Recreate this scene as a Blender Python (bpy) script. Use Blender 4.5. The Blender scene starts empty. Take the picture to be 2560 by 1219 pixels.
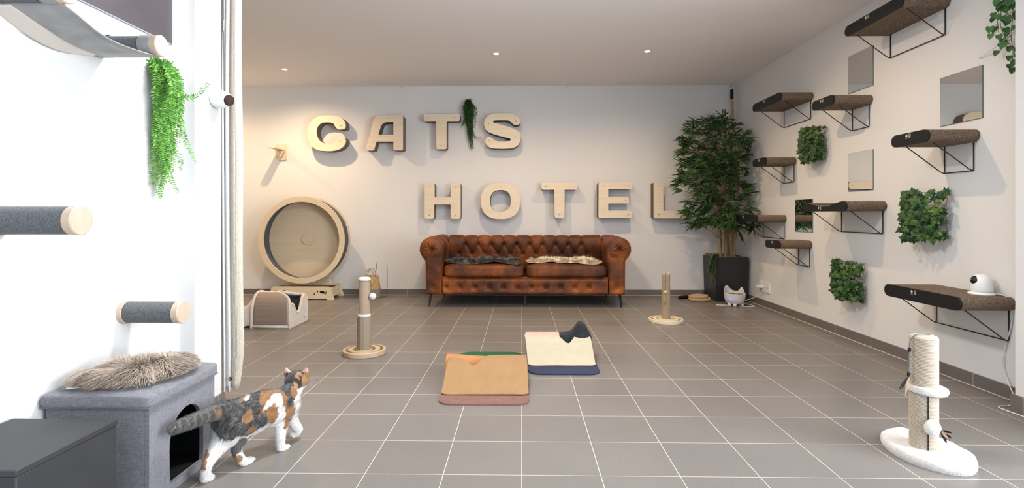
import bpy, math, random
import numpy as np
from mathutils import Vector, Matrix, noise as mnoise
random.seed(7)
PI = math.pi
sc = bpy.context.scene
C = sc.collection
# ------------------------------------------------------------ camera
F = 1333.0                       # focal length in pixels of the 2560 px wide frame
YAW = math.atan(24.5 / F)
cd = bpy.data.cameras.new('camera'); cam = bpy.data.objects.new('camera', cd); C.objects.link(cam)
cam.location = (0, 0, 1.0); cam.rotation_euler = (PI / 2, 0, YAW)
cd.sensor_fit = 'HORIZONTAL'; cd.sensor_width = 36.0; cd.lens = 36.0 * F / 2560
cd.shift_y = -(609.5 - 537) / 2560; cd.clip_start = 0.05
sc.camera = cam
# ------------------------------------------------------------ colour management, world, daylight
sc.view_settings.view_transform = 'Standard'; sc.view_settings.look = 'None'
sc.view_settings.gamma = 1; sc.view_settings.use_curve_mapping = False
sc.view_settings.exposure = 0.16
wd = bpy.data.worlds.new('world'); sc.world = wd; wd.use_nodes = True
wd.node_tree.nodes['Background'].inputs[0].default_value = (0.72, 0.84, 1.0, 1)
wd.node_tree.nodes['Background'].inputs[1].default_value = 2.2
DAY = 180.0; SPOT = 76.0; FRONT = 56.0
def lamp(name, kind, loc, rot, energy, color, **kw):
    l = bpy.data.lights.new(name, kind); l.energy = energy; l.color = color
    for k, v in kw.items(): setattr(l, k, v)
    o = bpy.data.objects.new(name, l); C.objects.link(o); o.location = loc; o.rotation_euler = rot
    return o
# daylight entering by the shop window on the right, level with the photographer
lamp('daylight', 'AREA', (2.85, 0.60, 1.3), (0, PI / 2, 0), DAY, (0.90, 0.95, 1.0), shape='RECTANGLE', size=2.2, size_y=2.7)

# ------------------------------------------------------------ helpers
def at(u, v, Y):
    """world point at distance Y into the room seen at photo pixel u, v"""
    s, c = math.sin(YAW), math.cos(YAW)
    a = (u - 1280) / F
    dx, dy, dz = c * a - s, s * a + c, -(v - 537) / F
    t = Y / dy
    return Vector((dx * t, Y, 1.0 + dz * t))
def onx(u, v, X):
    s, c = math.sin(YAW), math.cos(YAW)
    a = (u - 1280) / F
    dx, dy, dz = c * a - s, s * a + c, -(v - 537) / F
    t = X / dx
    return Vector((X, dy * t, 1.0 + dz * t))

class MB:
    def __init__(self): self.v = []; self.f = []; self.c = []
    def add(self, vs, fs, col=None):
        n = len(self.v); self.v.extend([tuple(p) for p in vs]); self.f.extend([tuple(i + n for i in f) for f in fs])
        if col is not None: self.c.extend([col] * len(vs))
        return self
    def box(self, x0, x1, y0, y1, z0, z1):
        return self.add([(x0,y0,z0),(x1,y0,z0),(x1,y1,z0),(x0,y1,z0),(x0,y0,z1),(x1,y0,z1),(x1,y1,z1),(x0,y1,z1)],
            [(0,3,2,1),(4,5,6,7),(0,1,5,4),(1,2,6,5),(2,3,7,6),(3,0,4,7)])
    def tube(self, pts, r, seg=8, closed=False, caps=True):
        pts = [Vector(p) for p in pts]; n = len(pts)
        rs = r if isinstance(r, (list, tuple)) else [r] * n
        vs = []; prev = None
        for i, p in enumerate(pts):
            if closed: t = pts[(i+1) % n] - pts[i-1]
            else: t = pts[min(i+1, n-1)] - pts[max(i-1, 0)]
            t.normalize()
            if prev is None:
                a = Vector((0,0,1)) if abs(t.z) < .9 else Vector((1,0,0))
                nx = t.cross(a).normalized()
            else:
                nx = (prev - t * prev.dot(t)).normalized()
            prev = nx; ny = t.cross(nx)
            for k in range(seg):
                an = 2*PI*k/seg
                vs.append(p + (nx*math.cos(an) + ny*math.sin(an))*rs[i])
        fs = []
        m = n if closed else n - 1
        for i in range(m):
            for k in range(seg):
                a = i*seg+k; b = i*seg+(k+1)%seg; j = (i+1) % n
                fs.append((a, b, j*seg+(k+1)%seg, j*seg+k))
        if caps and not closed:
            fs.append(tuple(range(seg))[::-1]); fs.append(tuple((n-1)*seg+k for k in range(seg)))
        return self.add(vs, fs)
    def lathe(self, prof, seg=32, M=None, cap=True, sx=1.0, sy=1.0):
        """prof: (r, z) pairs turned about z, then moved by matrix M"""
        vs = []
        for r, z in prof:
            for k in range(seg):
                an = 2*PI*k/seg; p = Vector((r*math.cos(an)*sx, r*math.sin(an)*sy, z))
                vs.append(M @ p if M else p)
        fs = []
        n = len(prof)
        for i in range(n-1):
            for k in range(seg):
                fs.append((i*seg+k, i*seg+(k+1)%seg, (i+1)*seg+(k+1)%seg, (i+1)*seg+k))
        if cap:
            if prof[0][0] > 1e-6: fs.append(tuple(range(seg))[::-1])
            if prof[-1][0] > 1e-6: fs.append(tuple((n-1)*seg+k for k in range(seg)))
        return self.add(vs, fs)
    def ball(self, c, r, seg=16, M=None):
        r = (r, r, r) if isinstance(r, (int, float)) else r
        prof = []
        rings = max(6, seg//2)
        T = Matrix.Translation(c) @ (M or Matrix.Identity(4)) @ Matrix.Diagonal((r[0], r[1], r[2], 1))
        for i in range(rings+1):
            a = PI*i/rings; prof.append((max(math.sin(a), 1e-4), -math.cos(a)))
        return self.lathe(prof, seg, T, cap=False)
    def grid(self, fn, nu, nv, wrap=False):
        vs = [fn(i/(nu-1) if not wrap else i/nu, j/(nv-1)) for j in range(nv) for i in range(nu)]
        fs = []
        for j in range(nv-1):
            for i in range(nu if wrap else nu-1):
                i2 = (i+1) % nu
                fs.append((j*nu+i, j*nu+i2, (j+1)*nu+i2, (j+1)*nu+i))
        return self.add(vs, fs)
    def prism(self, loops, d0, d1, M=None):
        """2D loops (first outer, others holes) in XY, thickness d0..d1 along local z, moved by M"""
        cu = bpy.data.curves.new('t', 'CURVE'); cu.dimensions = '2D'; cu.fill_mode = 'BOTH'
        cu.extrude = abs(d1-d0)/2
        for lp in loops:
            s = cu.splines.new('POLY'); s.points.add(len(lp)-1)
            for k, p in enumerate(lp): s.points[k].co = (p[0], p[1], 0, 1)
            s.use_cyclic_u = True
        o = bpy.data.objects.new('t', cu); C.objects.link(o)
        me = bpy.data.meshes.new_from_object(o.evaluated_get(bpy.context.evaluated_depsgraph_get()))
        off = (d0+d1)/2
        vs = [Vector((v.co.x, v.co.y, v.co.z+off)) for v in me.vertices]
        if M: vs = [M @ p for p in vs]
        self.add(vs, [tuple(p.vertices) for p in me.polygons])
        bpy.data.objects.remove(o); bpy.data.curves.remove(cu); bpy.data.meshes.remove(me)
        return self

def obj(name, mb, m, parent=None, bev=0, smooth=True, ang=38, seg=2, loc=None, solid=0, sub=0):
    me = bpy.data.meshes.new(name)
    me.from_pydata(mb.v, [], mb.f); me.update()
    if mb.c:
        ca = me.color_attributes.new('Col', 'FLOAT_COLOR', 'POINT')
        ca.data.foreach_set('color', np.array([(*c, 1) for c in mb.c], dtype=np.float32).ravel())
    if smooth:
        me.polygons.foreach_set('use_smooth', [True]*len(me.polygons))
        if ang < 180: me.set_sharp_from_angle(angle=math.radians(ang))
    for mm in (m if isinstance(m, list) else [m]): me.materials.append(mm)
    o = bpy.data.objects.new(name, me); C.objects.link(o)
    if parent: o.parent = parent
    if loc: o.location = loc
    if solid:
        s = o.modifiers.new('s', 'SOLIDIFY'); s.thickness = solid; s.offset = 0
    if bev:
        b = o.modifiers.new('b', 'BEVEL'); b.width = bev; b.segments = seg; b.limit_method = 'ANGLE'; b.angle_limit = math.radians(40)
    if sub:
        s = o.modifiers.new('u', 'SUBSURF'); s.levels = sub; s.render_levels = sub
    return o
def thing(name, label, cat, loc=(0,0,0), rot=(0,0,0), group=None):
    o = bpy.data.objects.new(name, None); C.objects.link(o); o.empty_display_size = .1
    o.location = loc; o.rotation_euler = rot
    return tag(o, label, cat, group)
def tag(o, label, cat, group=None):
    o['label'] = label; o['category'] = cat
    if group: o['group'] = group
    return o
def struct(name, mb, m, parent=None, **k):
    o = obj(name, mb, m, parent, **k)
    if not parent: o['kind'] = 'structure'
    return o
def dup(root, loc, label=None):
    r = root.copy(); C.objects.link(r); r.location = loc
    if label: r['label'] = label
    for ch in list(root.children):
        c = ch.copy(); C.objects.link(c); c.parent = r
        for g in list(ch.children):
            d = g.copy(); C.objects.link(d); d.parent = c
    return r
def rounded(poly, rad, seg=6):
    """round the corners of a closed 2D polygon; rad may be a list"""
    out = []; n = len(poly)
    for i in range(n):
        p = Vector(poly[i]); a = Vector(poly[i-1]); b = Vector(poly[(i+1) % n])
        r = rad[i] if isinstance(rad, (list, tuple)) else rad
        da = (a-p); db = (b-p); la, lb = da.length, db.length
        if r <= 0: out.append(tuple(p)); continue
        r = min(r, la*.48, lb*.48)
        p0 = p + da/la*r; p1 = p + db/lb*r
        for k in range(seg+1):
            t = k/seg; q = p0*(1-t)**2 + p*2*t*(1-t) + p1*t*t
            out.append((q.x, q.y))
    return out
def smoothloop(pts, n=5):
    out = []; m = len(pts)
    for i in range(m):
        p0, p1, p2, p3 = [Vector(pts[(i+k-1) % m]) for k in range(4)]
        for k in range(n):
            t = k/n
            q = .5*((2*p1)+(p2-p0)*t+(2*p0-5*p1+4*p2-p3)*t*t+(3*p1-p0-3*p2+p3)*t**3)
            out.append((q.x, q.y))
    return out
def curve3(pts, n=8):
    pts = [Vector(p) for p in pts]; out = []
    m = len(pts)
    for i in range(m-1):
        p0 = pts[max(i-1,0)]; p1 = pts[i]; p2 = pts[i+1]; p3 = pts[min(i+2,m-1)]
        for k in range(n):
            t = k/n
            out.append(.5*((2*p1)+(p2-p0)*t+(2*p0-5*p1+4*p2-p3)*t*t+(3*p1-p0-3*p2+p3)*t**3))
    out.append(pts[-1]); return out
def sell(cx, cy, a, b, e=2.0, n=64):
    return [(cx+a*math.copysign(abs(math.cos(2*PI*k/n))**(2/e), math.cos(2*PI*k/n)),
             cy+b*math.copysign(abs(math.sin(2*PI*k/n))**(2/e), math.sin(2*PI*k/n))) for k in range(n)]
RX = Matrix.Rotation(PI/2, 4, 'X')       # (x, y, z) -> (x, -z, y): a 2D outline stands upright, its depth towards -y
RY = Matrix.Rotation(PI/2, 4, 'Y')       # local z -> x

# ------------------------------------------------------------ materials
MATS = {}
def nt(name):
    m = bpy.data.materials.new(name); m.use_nodes = True
    t = m.node_tree; return m, t, t.nodes['Principled BSDF']
def ramp(t, fac, stops):
    r = t.nodes.new('ShaderNodeValToRGB'); e = r.color_ramp.elements
    while len(e) < len(stops): e.new(0.5)
    for k, (p, c) in enumerate(stops): e[k].position = p; e[k].color = (*c, 1)
    t.links.new(fac, r.inputs[0]); return r.outputs[0]
def tex(t, kind='Noise', scale=5, coord='Object', detail=4, stretch=None, rot=None, **kw):
    tc = t.nodes.new('ShaderNodeTexCoord'); mp = t.nodes.new('ShaderNodeMapping')
    if stretch: mp.inputs['Scale'].default_value = stretch
    if rot: mp.inputs['Rotation'].default_value = rot
    t.links.new(tc.outputs[coord], mp.inputs[0])
    n = t.nodes.new('ShaderNodeTex'+kind); t.links.new(mp.outputs[0], n.inputs['Vector'])
    if 'Scale' in n.inputs: n.inputs['Scale'].default_value = scale
    if 'Detail' in n.inputs: n.inputs['Detail'].default_value = detail
    for k, v in kw.items():
        if k in n.inputs: n.inputs[k].default_value = v
        else: setattr(n, k, v)
    return n
def bump(t, p, fac, strength=.3, dist=.01):
    b = t.nodes.new('ShaderNodeBump'); b.inputs['Strength'].default_value = strength; b.inputs['Distance'].default_value = dist
    t.links.new(fac, b.inputs['Height']); t.links.new(b.outputs[0], p.inputs['Normal'])
def mat(name, col, rough=.6, metal=0, var=None, vs=8, bm=None, sheen=0, spec=None, stretch=None, emis=None, trans=0):
    """col: base colour; var: second colour mixed by noise; bm: (scale, strength, distance)"""
    m, t, p = nt(name)
    p.inputs['Base Color'].default_value = (*col, 1); p.inputs['Roughness'].default_value = rough
    p.inputs['Metallic'].default_value = metal
    if sheen: p.inputs['Sheen Weight'].default_value = sheen
    if spec is not None: p.inputs['Specular IOR Level'].default_value = spec
    if var: t.links.new(ramp(t, tex(t, scale=vs, stretch=stretch).outputs[0], [(.35, col), (.65, var)]), p.inputs['Base Color'])
    if bm: bump(t, p, tex(t, scale=bm[0], detail=6, stretch=stretch).outputs[0], bm[1], bm[2])
    if emis: p.inputs['Emission Color'].default_value = (*emis[0], 1); p.inputs['Emission Strength'].default_value = emis[1]
    return m
def wood(name, a, b, rough=.45, sc_=3, st=(1, 1, 14)):
    m, t, p = nt(name)
    n = tex(t, scale=sc_, stretch=st, detail=5)
    t.links.new(ramp(t, n.outputs[0], [(.3, a), (.7, b)]), p.inputs['Base Color'])
    p.inputs['Roughness'].default_value = rough
    bump(t, p, n.outputs[0], .06, .002)
    return m
def leafmat(name, cols, rough=.45, sheen=0):
    m, t, p = nt(name); p.inputs['Specular IOR Level'].default_value = .3
    g = t.nodes.new('ShaderNodeNewGeometry')
    t.links.new(ramp(t, g.outputs['Random Per Island'], [(k/(len(cols)-1), c) for k, c in enumerate(cols)]), p.inputs['Base Color'])
    p.inputs['Roughness'].default_value = rough
    if sheen: p.inputs['Sheen Weight'].default_value = sheen
    return m
def tilemat(name, horizontal=True):
    m, t, p = nt(name)
    g = t.nodes.new('ShaderNodeNewGeometry'); mp = t.nodes.new('ShaderNodeMapping')
    mp.inputs['Location'].default_value = (30*.3033, -(2.6605-30*.3045), 0)
    t.links.new(g.outputs['Position'], mp.inputs[0])
    b = t.nodes.new('ShaderNodeTexBrick'); b.offset = 0; b.squash = 1
    b.inputs['Scale'].default_value = 1; b.inputs['Brick Width'].default_value = .3033; b.inputs['Row Height'].default_value = .3045
    b.inputs['Mortar Size'].default_value = .0016; b.inputs['Mortar Smooth'].default_value = .2
    b.inputs['Color1'].default_value = (.178, .160, .147, 1); b.inputs['Color2'].default_value = (.193, .176, .163, 1)
    b.inputs['Mortar'].default_value = (.62, .56, .48, 1)
    t.links.new(mp.outputs[0], b.inputs['Vector'])
    n = tex(t, scale=260, detail=2); n2 = tex(t, scale=1.3, detail=3)
    mx = t.nodes.new('ShaderNodeMix'); mx.data_type = 'RGBA'; mx.blend_type = 'MULTIPLY'; mx.inputs[0].default_value = 1
    t.links.new(b.outputs['Color'], mx.inputs[6])
    t.links.new(ramp(t, n.outputs[0], [(.3, (.80,)*3), (.7, (1.12,)*3)]), mx.inputs[7])
    mx2 = t.nodes.new('ShaderNodeMix'); mx2.data_type = 'RGBA'; mx2.blend_type = 'MULTIPLY'; mx2.inputs[0].default_value = 1
    t.links.new(mx.outputs[2], mx2.inputs[6]); t.links.new(ramp(t, n2.outputs[0], [(.3, (.92,)*3), (.7, (1.05,)*3)]), mx2.inputs[7])
    t.links.new(mx2.outputs[2], p.inputs['Base Color'])
    t.links.new(ramp(t, n2.outputs[0], [(.3, (.30,)*3), (.7, (.42,)*3)]), p.inputs['Roughness'])
    p.inputs['Specular IOR Level'].default_value = .24
    bump(t, p, n.outputs[0], .10, .001)
    return m
M_tile = tilemat('floor tile')
M_wall = mat('wall paint', (.70, .69, .675), .85, bm=(220, .05, .001))
M_ceil = mat('ceiling paint', (.86, .825, .80), .9)
M_ply = wood('light plywood', (.66, .55, .40), (.74, .64, .49))
M_plyw = wood('wheel plywood', (.68, .55, .37), (.73, .60, .42))
M_side = mat('brown letter edge', (.15, .105, .08), .8, var=(.20, .145, .11), vs=30, stretch=(1, 6, 1))
M_screw = mat('steel screw', (.22, .19, .16), .4, metal=.7)
M_black = mat('black plastic', (.008, .008, .0085), .6, spec=.3)
M_wire = mat('black wire', (.012, .011, .011), .5)
M_white = mat('white plastic', (.78, .78, .77), .35)
M_mirror = mat('mirror', (.86, .88, .86), .015, metal=1)
M_mglass = mat('mirror edge', (.10, .13, .12), .2)
M_cap = wood('pale pine', (.50, .375, .275), (.58, .455, .35), st=(1, 12, 3))
M_leather_dark = mat('leather button', (.07, .025, .014), .5)
def leather():
    m, t, p = nt('cognac leather')
    n = tex(t, scale=3.2, detail=6, Roughness=.62); n2 = tex(t, scale=34, detail=5)
    t.links.new(ramp(t, n.outputs[0], [(.32, (.035, .013, .008)), (.46, (.092, .028, .010)), (.57, (.195, .053, .011)), (.70, (.345, .102, .017))]), p.inputs['Base Color'])
    p.inputs['Roughness'].default_value = .5; p.inputs['Specular IOR Level'].default_value = .28
    bump(t, p, n2.outputs[0], .25, .004)
    return m
M_leather = leather()
def cardboard():
    m, t, p = nt('corrugated cardboard')
    w = tex(t, 'Wave', scale=46, wave_type='BANDS', bands_direction='Z', Distortion=20.0, **{'Detail Scale': 1.0})
    w.inputs['Detail'].default_value = 1.0
    t.links.new(ramp(t, w.outputs[0], [(.25, (.085, .055, .036)), (.75, (.215, .150, .103))]), p.inputs['Base Color'])
    p.inputs['Roughness'].default_value = .85
    bump(t, p, w.outputs[0], .4, .004)
    return m
M_card = cardboard()
def weave(name, a, b, s=420, st=.5):
    m, t, p = nt(name)
    n1 = tex(t, scale=s, stretch=(1, 1, .12), detail=2); n2 = tex(t, scale=s, stretch=(.12, .12, 1), detail=2)
    mx = t.nodes.new('ShaderNodeMath'); mx.operation = 'ADD'; t.links.new(n1.outputs[0], mx.inputs[0]); t.links.new(n2.outputs[0], mx.inputs[1])
    hv = t.nodes.new('ShaderNodeMath'); hv.operation = 'MULTIPLY'; hv.inputs[1].default_value = .5; t.links.new(mx.outputs[0], hv.inputs[0])
    t.links.new(ramp(t, hv.outputs[0], [(.40, a), (.60, b)]), p.inputs['Base Color'])
    p.inputs['Roughness'].default_value = .9; p.inputs['Sheen Weight'].default_value = .2
    bump(t, p, hv.outputs[0], st, .002)
    return m
M_linen = weave('grey linen', (.14, .135, .148), (.215, .208, .228), 420)
M_curtain = weave('cream curtain', (.46, .40, .32), (.62, .56, .47), 500, .3)
M_curtainw = weave('white curtain strip', (.56, .55, .53), (.68, .67, .65), 500, .3)
M_suede = mat('grey suede', (.19, .185, .18), .9, var=(.27, .265, .26), vs=14, sheen=.3, bm=(300, .2, .001))
def rope(name, a, b, sheen=.2):
    m, t, p = nt(name)
    n = tex(t, scale=240, detail=4)
    t.links.new(ramp(t, n.outputs[0], [(.3, a), (.7, b)]), p.inputs['Base Color'])
    p.inputs['Roughness'].default_value = .9; p.inputs['Sheen Weight'].default_value = sheen
    bump(t, p, n.outputs[0], .6, .003)
    return m
M_sisal = rope('natural sisal', (.34, .27, .195), (.52, .445, .35))
M_sisal2 = rope('tan sisal', (.30, .215, .145), (.46, .35, .25))
M_sisal3 = rope('golden sisal', (.22, .16, .08), (.50, .40, .25))
M_jute = rope('jute rope', (.36, .22, .10), (.58, .40, .22))
M_greyrope = rope('dark grey cord', (.055, .06, .065), (.16, .165, .175))
M_plush = mat('white plush', (.60, .57, .53), .95, var=(.70, .675, .64), vs=40, sheen=.2, bm=(160, .8, .006))
M_plushb = mat('beige plush', (.54, .475, .405), .95, var=(.63, .56, .49), vs=30, sheen=.5, bm=(200, .5, .004))
print('helpers ok')
# ============================================================ the room
XL, XP, XR, YB, ZC = -1.64, -1.57, 2.65, 6.66, 2.612
XF = -4.3                                   # far left wall of the back room
struct('floor', MB().box(XF-.1, 3.2, -1.4, YB+.1, -.1, 0), M_tile, smooth=False)
struct('ceiling', MB().box(XF-.1, 3.2, -1.3, YB+.1, ZC, ZC+.1), M_ceil, smooth=False)
struct('wall_back', MB().box(XF-.1, XR+.1, YB, YB+.1, 0, ZC), M_wall, smooth=False)
struct('wall_right', MB().box(XR, XR+.12, 2.77, YB, 0, ZC), M_wall, smooth=False)
struct('wall_right_pillar', MB().box(2.52, 2.75, 2.05, 2.77, 0, ZC).box(2.52, 2.75, -1.2, -.85, 0, ZC).box(2.52, 2.75, -.85, 2.05, 2.45, ZC).box(2.52, 2.75, -.85, 2.05, 0, .08), M_wall, smooth=False)
struct('wall_left', MB().box(-1.9, XL, -1.2, 2.53, 0, ZC), M_wall, smooth=False)
struct('wall_left_pilaster', MB().box(-1.9, XP, 2.53, 2.757, 0, ZC), M_wall, smooth=False)
struct('wall_partition', MB().box(XF, -1.9, 2.55, 2.757, 0, ZC), M_wall, smooth=False)
struct('wall_far_left', MB().box(XF-.1, XF, 2.55, YB, 0, ZC), M_wall, smooth=False)
# shop front behind the photographer: wall with a wide opening and its frame
fr = MB().box(-1.9, -1.3, -1.3, -1.2, 0, ZC).box(2.45, 3.1, -1.3, -1.2, 0, ZC).box(-1.3, 2.45, -1.3, -1.2, 2.42, ZC).box(-1.3, 2.45, -1.3, -1.2, 0, .06)
struct('wall_front', fr, M_wall, smooth=False)
M_frame = mat('dark window frame', (.05, .05, .055), .4)
wf = MB().box(-1.3, -1.24, -1.29, -1.21, .06, 2.42).box(2.39, 2.45, -1.29, -1.21, .06, 2.42).box(-1.24, 2.39, -1.29, -1.21, 2.36, 2.42).box(.55, .60, -1.29, -1.21, .06, 2.36)
wf2 = MB().box(2.60, 2.68, -.85, -.80, .08, 2.45).box(2.60, 2.68, 2.0, 2.05, .08, 2.45).box(2.60, 2.68, -.8, 2.0, 2.40, 2.45).box(2.60, 2.68, .58, .62, .08, 2.40)
struct('window_2', wf2, M_frame, smooth=False)
struct('window_1', wf, M_frame, smooth=False)
# skirting of floor tile, each tile's joint in the material
def baseboard_mat(axis, off):
    m, t, p = nt('skirting tile ' + axis)
    g = t.nodes.new('ShaderNodeNewGeometry'); s = t.nodes.new('ShaderNodeSeparateXYZ'); t.links.new(g.outputs['Position'], s.inputs[0])
    a = t.nodes.new('ShaderNodeMath'); a.operation = 'ADD'; a.inputs[1].default_value = 30 + off; t.links.new(s.outputs[axis], a.inputs[0])
    md = t.nodes.new('ShaderNodeMath'); md.operation = 'MODULO'; md.inputs[1].default_value = .455; t.links.new(a.outputs[0], md.inputs[0])
    lt = t.nodes.new('ShaderNodeMath'); lt.operation = 'LESS_THAN'; lt.inputs[1].default_value = .005; t.links.new(md.outputs[0], lt.inputs[0])
    mx = t.nodes.new('ShaderNodeMix'); mx.data_type = 'RGBA'; t.links.new(lt.outputs[0], mx.inputs[0])
    mx.inputs[6].default_value = (.150, .133, .122, 1); mx.inputs[7].default_value = (.36, .31, .27, 1)
    t.links.new(mx.outputs[2], p.inputs['Base Color']); p.inputs['Roughness'].default_value = .4
    return m
MBx, MBy = baseboard_mat('X', .10), baseboard_mat('Y', .05)
struct('baseboard_back', MB().box(XF, XR, YB-.012, YB, 0, .072), MBx, smooth=False, bev=.003)
struct('baseboard_right', MB().box(XR-.012, XR, 2.77, YB-.012, 0, .075), MBy, smooth=False, bev=.003)
struct('baseboard_right_pillar', MB().box(2.506, 2.52, -1.2, 2.782, 0, .085).box(2.52, 2.65, 2.77, 2.782, 0, .085), MBy, smooth=False)
struct('baseboard_left', MB().box(XL, XL+.012, -1.2, 2.518, 0, .072), MBy, smooth=False)
struct('baseboard_left_pilaster', MB().box(XP, XP+.012, 2.518, 2.769, 0, .072).box(-1.64, XP, 2.518, 2.53, 0, .072), MBy, smooth=False)
M_grout = mat('pale sealant', (.62, .56, .49), .7)
struct('trim_1', MB().box(XF, XR-.012, YB-.016, YB-.012, 0, .004).box(XR-.016, XR-.012, 2.79, YB-.016, 0, .004), M_grout, smooth=False)

# ------------------------------------------------------------ recessed ceiling spots
M_lens = mat('lit lamp lens', (1, 1, 1), .5, emis=((1.0, .83, .62), 22))
M_trim = mat('white lamp trim', (.75, .73, .70), .4)
def spot(x, y, label, e=1.0, ang=118, tilt=(0, 0)):
    t = thing('ceiling_spotlight', label, 'ceiling light', (x, y, ZC), group='recessed ceiling spots')
    obj('trim_ring', MB().lathe([(.026, -.001), (.028, -.006), (.040, -.006), (.044, 0)], 28, cap=False), M_trim, t)
    obj('lens', MB().lathe([(.001, -.0035), (.022, -.0035), (.027, -.002)], 24, cap=False), M_lens, t)
    l = lamp('spot_beam', 'SPOT', (0, 0, -.012), (tilt[0], tilt[1], 0), SPOT*e, (1.0, .71, .43), spot_size=math.radians(ang), spot_blend=.9, shadow_soft_size=.022)
    l.parent = t
spot(-2.62, 5.84, 'round lit ceiling spot high up above the exercise wheel, leftmost in view', 1.45, 155, (.06, 0))
spot(-.257, 5.32, 'round lit ceiling spot in the middle, above the gap before the sofa', 1.0, 155, (.06, 0))
spot(1.235, 5.27, 'round lit ceiling spot on the right, above the right half of the sofa', 1.0, 155, (.06, 0))
spot(-.27, 3.88, 'round lit ceiling spot nearest the camera in the middle of the ceiling', .5)
spot(1.25, 3.74, 'round lit ceiling spot nearest the camera on the right of the ceiling', .9, 130, (.1, -.4))
spot(-2.63, 4.1, 'round lit ceiling spot over the floor left of the plush cat cave', .6)
spot(-4.0, 5.9, 'round lit ceiling spot in the hidden far left corner of the back room', 1.0, 155, (.06, 0))
# cool white ceiling panel of the front part of the shop, above the picture's upper edge
fp = thing('ceiling_panel_light', 'square cool white ceiling panel of the front room, above the left wall posts', 'ceiling light', (-.42, 2.46, ZC))
obj('panel_frame', MB().box(-.19, .19, -.19, -.17, -.012, 0).box(-.19, .19, .17, .19, -.012, 0).box(-.19, -.17, -.17, .17, -.012, 0).box(.17, .19, -.17, .17, -.012, 0), M_trim, fp)
obj('diffuser', MB().box(-.17, .17, -.17, .17, -.006, -.001), mat('lit diffuser', (1, 1, 1), .5, emis=((.93, .97, 1.0), 8)), fp)
fl_ = lamp('panel_beam', 'AREA', (0, 0, -.014), (0, 0, 0), FRONT, (.93, .97, 1.0), shape='SQUARE', size=.32); fl_.parent = fp
for k, u in ((0, 1003), (1, 1418)):
    x = (u-1304.5)/F*YB
    h = obj('ceiling_hook', MB().tube([(0, 0, 0), (0, 0, -.012), (.006, 0, -.02), (0, 0, -.030), (-.006, 0, -.022)], .0018, 6), M_screw, loc=(x, YB-.03, ZC))
    tag(h, ['tiny metal screw hook in the ceiling edge above the first row of letters', 'tiny metal screw hook in the ceiling edge above the second letter row'][k], 'hook', 'hooks at the ceiling edge')

# ============================================================ letters on the back wall
YF = 6.51; SL = F/YF
def lx(u): return (u-1304.5)/SL
def lz(v): return 1+(537-v)/SL
def letter(name, char, loops, screws, label, group, org, k):
    """loops in crop pixels; org = crop origin (x, y), k = photo px per crop px"""
    L = [[(lx(org[0]+x*k), lz(org[1]+y*k)) for x, y in lp] for lp in loops]
    cx = sum(p[0] for p in L[0])/len(L[0]); cz = sum(p[1] for p in L[0])/len(L[0])
    L = [[(x-cx, z-cz) for x, z in lp] for lp in L]
    t = thing(name, label, 'letter', (cx, YB, cz), group=group)
    d = YB-YF
    obj('face_plate', MB().prism(L, d-.012, d, RX), M_ply, t, bev=.0015)
    obj('letter_body', MB().prism(L, 0, d-.012, RX), M_side, t)
    for x, y in screws:
        px, pz = lx(org[0]+x*k)-cx, lz(org[1]+y*k)-cz
        obj('screw', MB().lathe([(.0062, 0), (.0062, .0012), (.004, .003), (.0015, .0032)], 12, Matrix.Translation((px, -d, pz)) @ RX), M_screw, t)
o3, k3 = (600, 120), 740/2560
o5, k5 = (1000, 420), 720/2310
G1, G2 = 'wooden letters of the upper word', 'wooden letters of the lower word'
Cp = [(905,665),(893,625),(860,595),(800,578),(740,576),(665,585),(605,625),(577,680),(569,730),(577,785),(603,840),(660,877),(740,887),(800,884),(860,866),(895,832),(907,797),(893,772),(865,767),(835,775),(815,797),(795,815),(760,823),(715,818),(675,795),(655,755),(650,715),(660,675),(690,645),(730,637),(775,639),(800,650),(815,675),(835,695),(865,699),(895,692)]
Sp = [(2420,650),(2419,618),(2395,585),(2340,566),(2250,563),(2180,568),(2135,595),(2112,640),(2118,690),(2150,725),(2220,752),(2300,773),(2335,783),(2341,793),(2328,804),(2230,805),(2195,790),(2165,770),(2137,770),(2122,797),(2131,833),(2165,860),(2230,868),(2310,868),(2370,860),(2412,830),(2426,780),(2418,735),(2385,705),(2320,680),(2240,656),(2198,645),(2190,634),(2203,625),(2318,625),(2350,645),(2370,662),(2402,664)]
letter('wall_letter_c', 'C', [smoothloop(Cp)], [(862,668),(609,729),(857,799)], 'big pale plywood letter C with brown edge, first letter of the upper word', G1, o3, k3)
Ap = rounded([(1075,882),(1120,735),(1150,578),(1405,578),(1405,881),(1322,881),(1322,805),(1172,805),(1152,882)], [18,40,70,12,14,14,6,6,16])
Ah = rounded([(1190,745),(1322,745),(1322,636),(1222,636)], [2,2,2,50])
letter('wall_letter_a', 'A', [Ap, Ah], [(1282,604),(1118,849),(1362,849)], 'big pale plywood letter A with slanting left side, in the upper word', G1, o3, k3)
letter('wall_letter_t', 'T', [rounded([(1587,568),(1900,568),(1900,628),(1785,628),(1785,873),(1695,873),(1695,628),(1587,628)], [18,18,18,4,18,18,4,18])], [(1625,597),(1854,598),(1737,842)], 'big pale plywood letter T in the upper word, left of the hanging green plant', G1, o3, k3)
letter('wall_letter_s', 'S', [smoothloop(Sp)], [(2384,633),(2151,652),(2381,770),(2157,798)], 'big pale plywood letter S, last letter of the upper word', G1, o3, k3)
letter('wall_letter_h', 'H', [rounded([(195,121),(275,121),(275,233),(407,233),(407,121),(485,121),(485,407),(405,407),(405,292),(272,292),(272,407),(195,407)], [20,20,3,3,20,20,20,20,3,3,20,20])], [(236,149),(445,151),(232,376),(442,378)], 'big pale plywood letter H, first letter of the lower word', G2, o5, k5)
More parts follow.
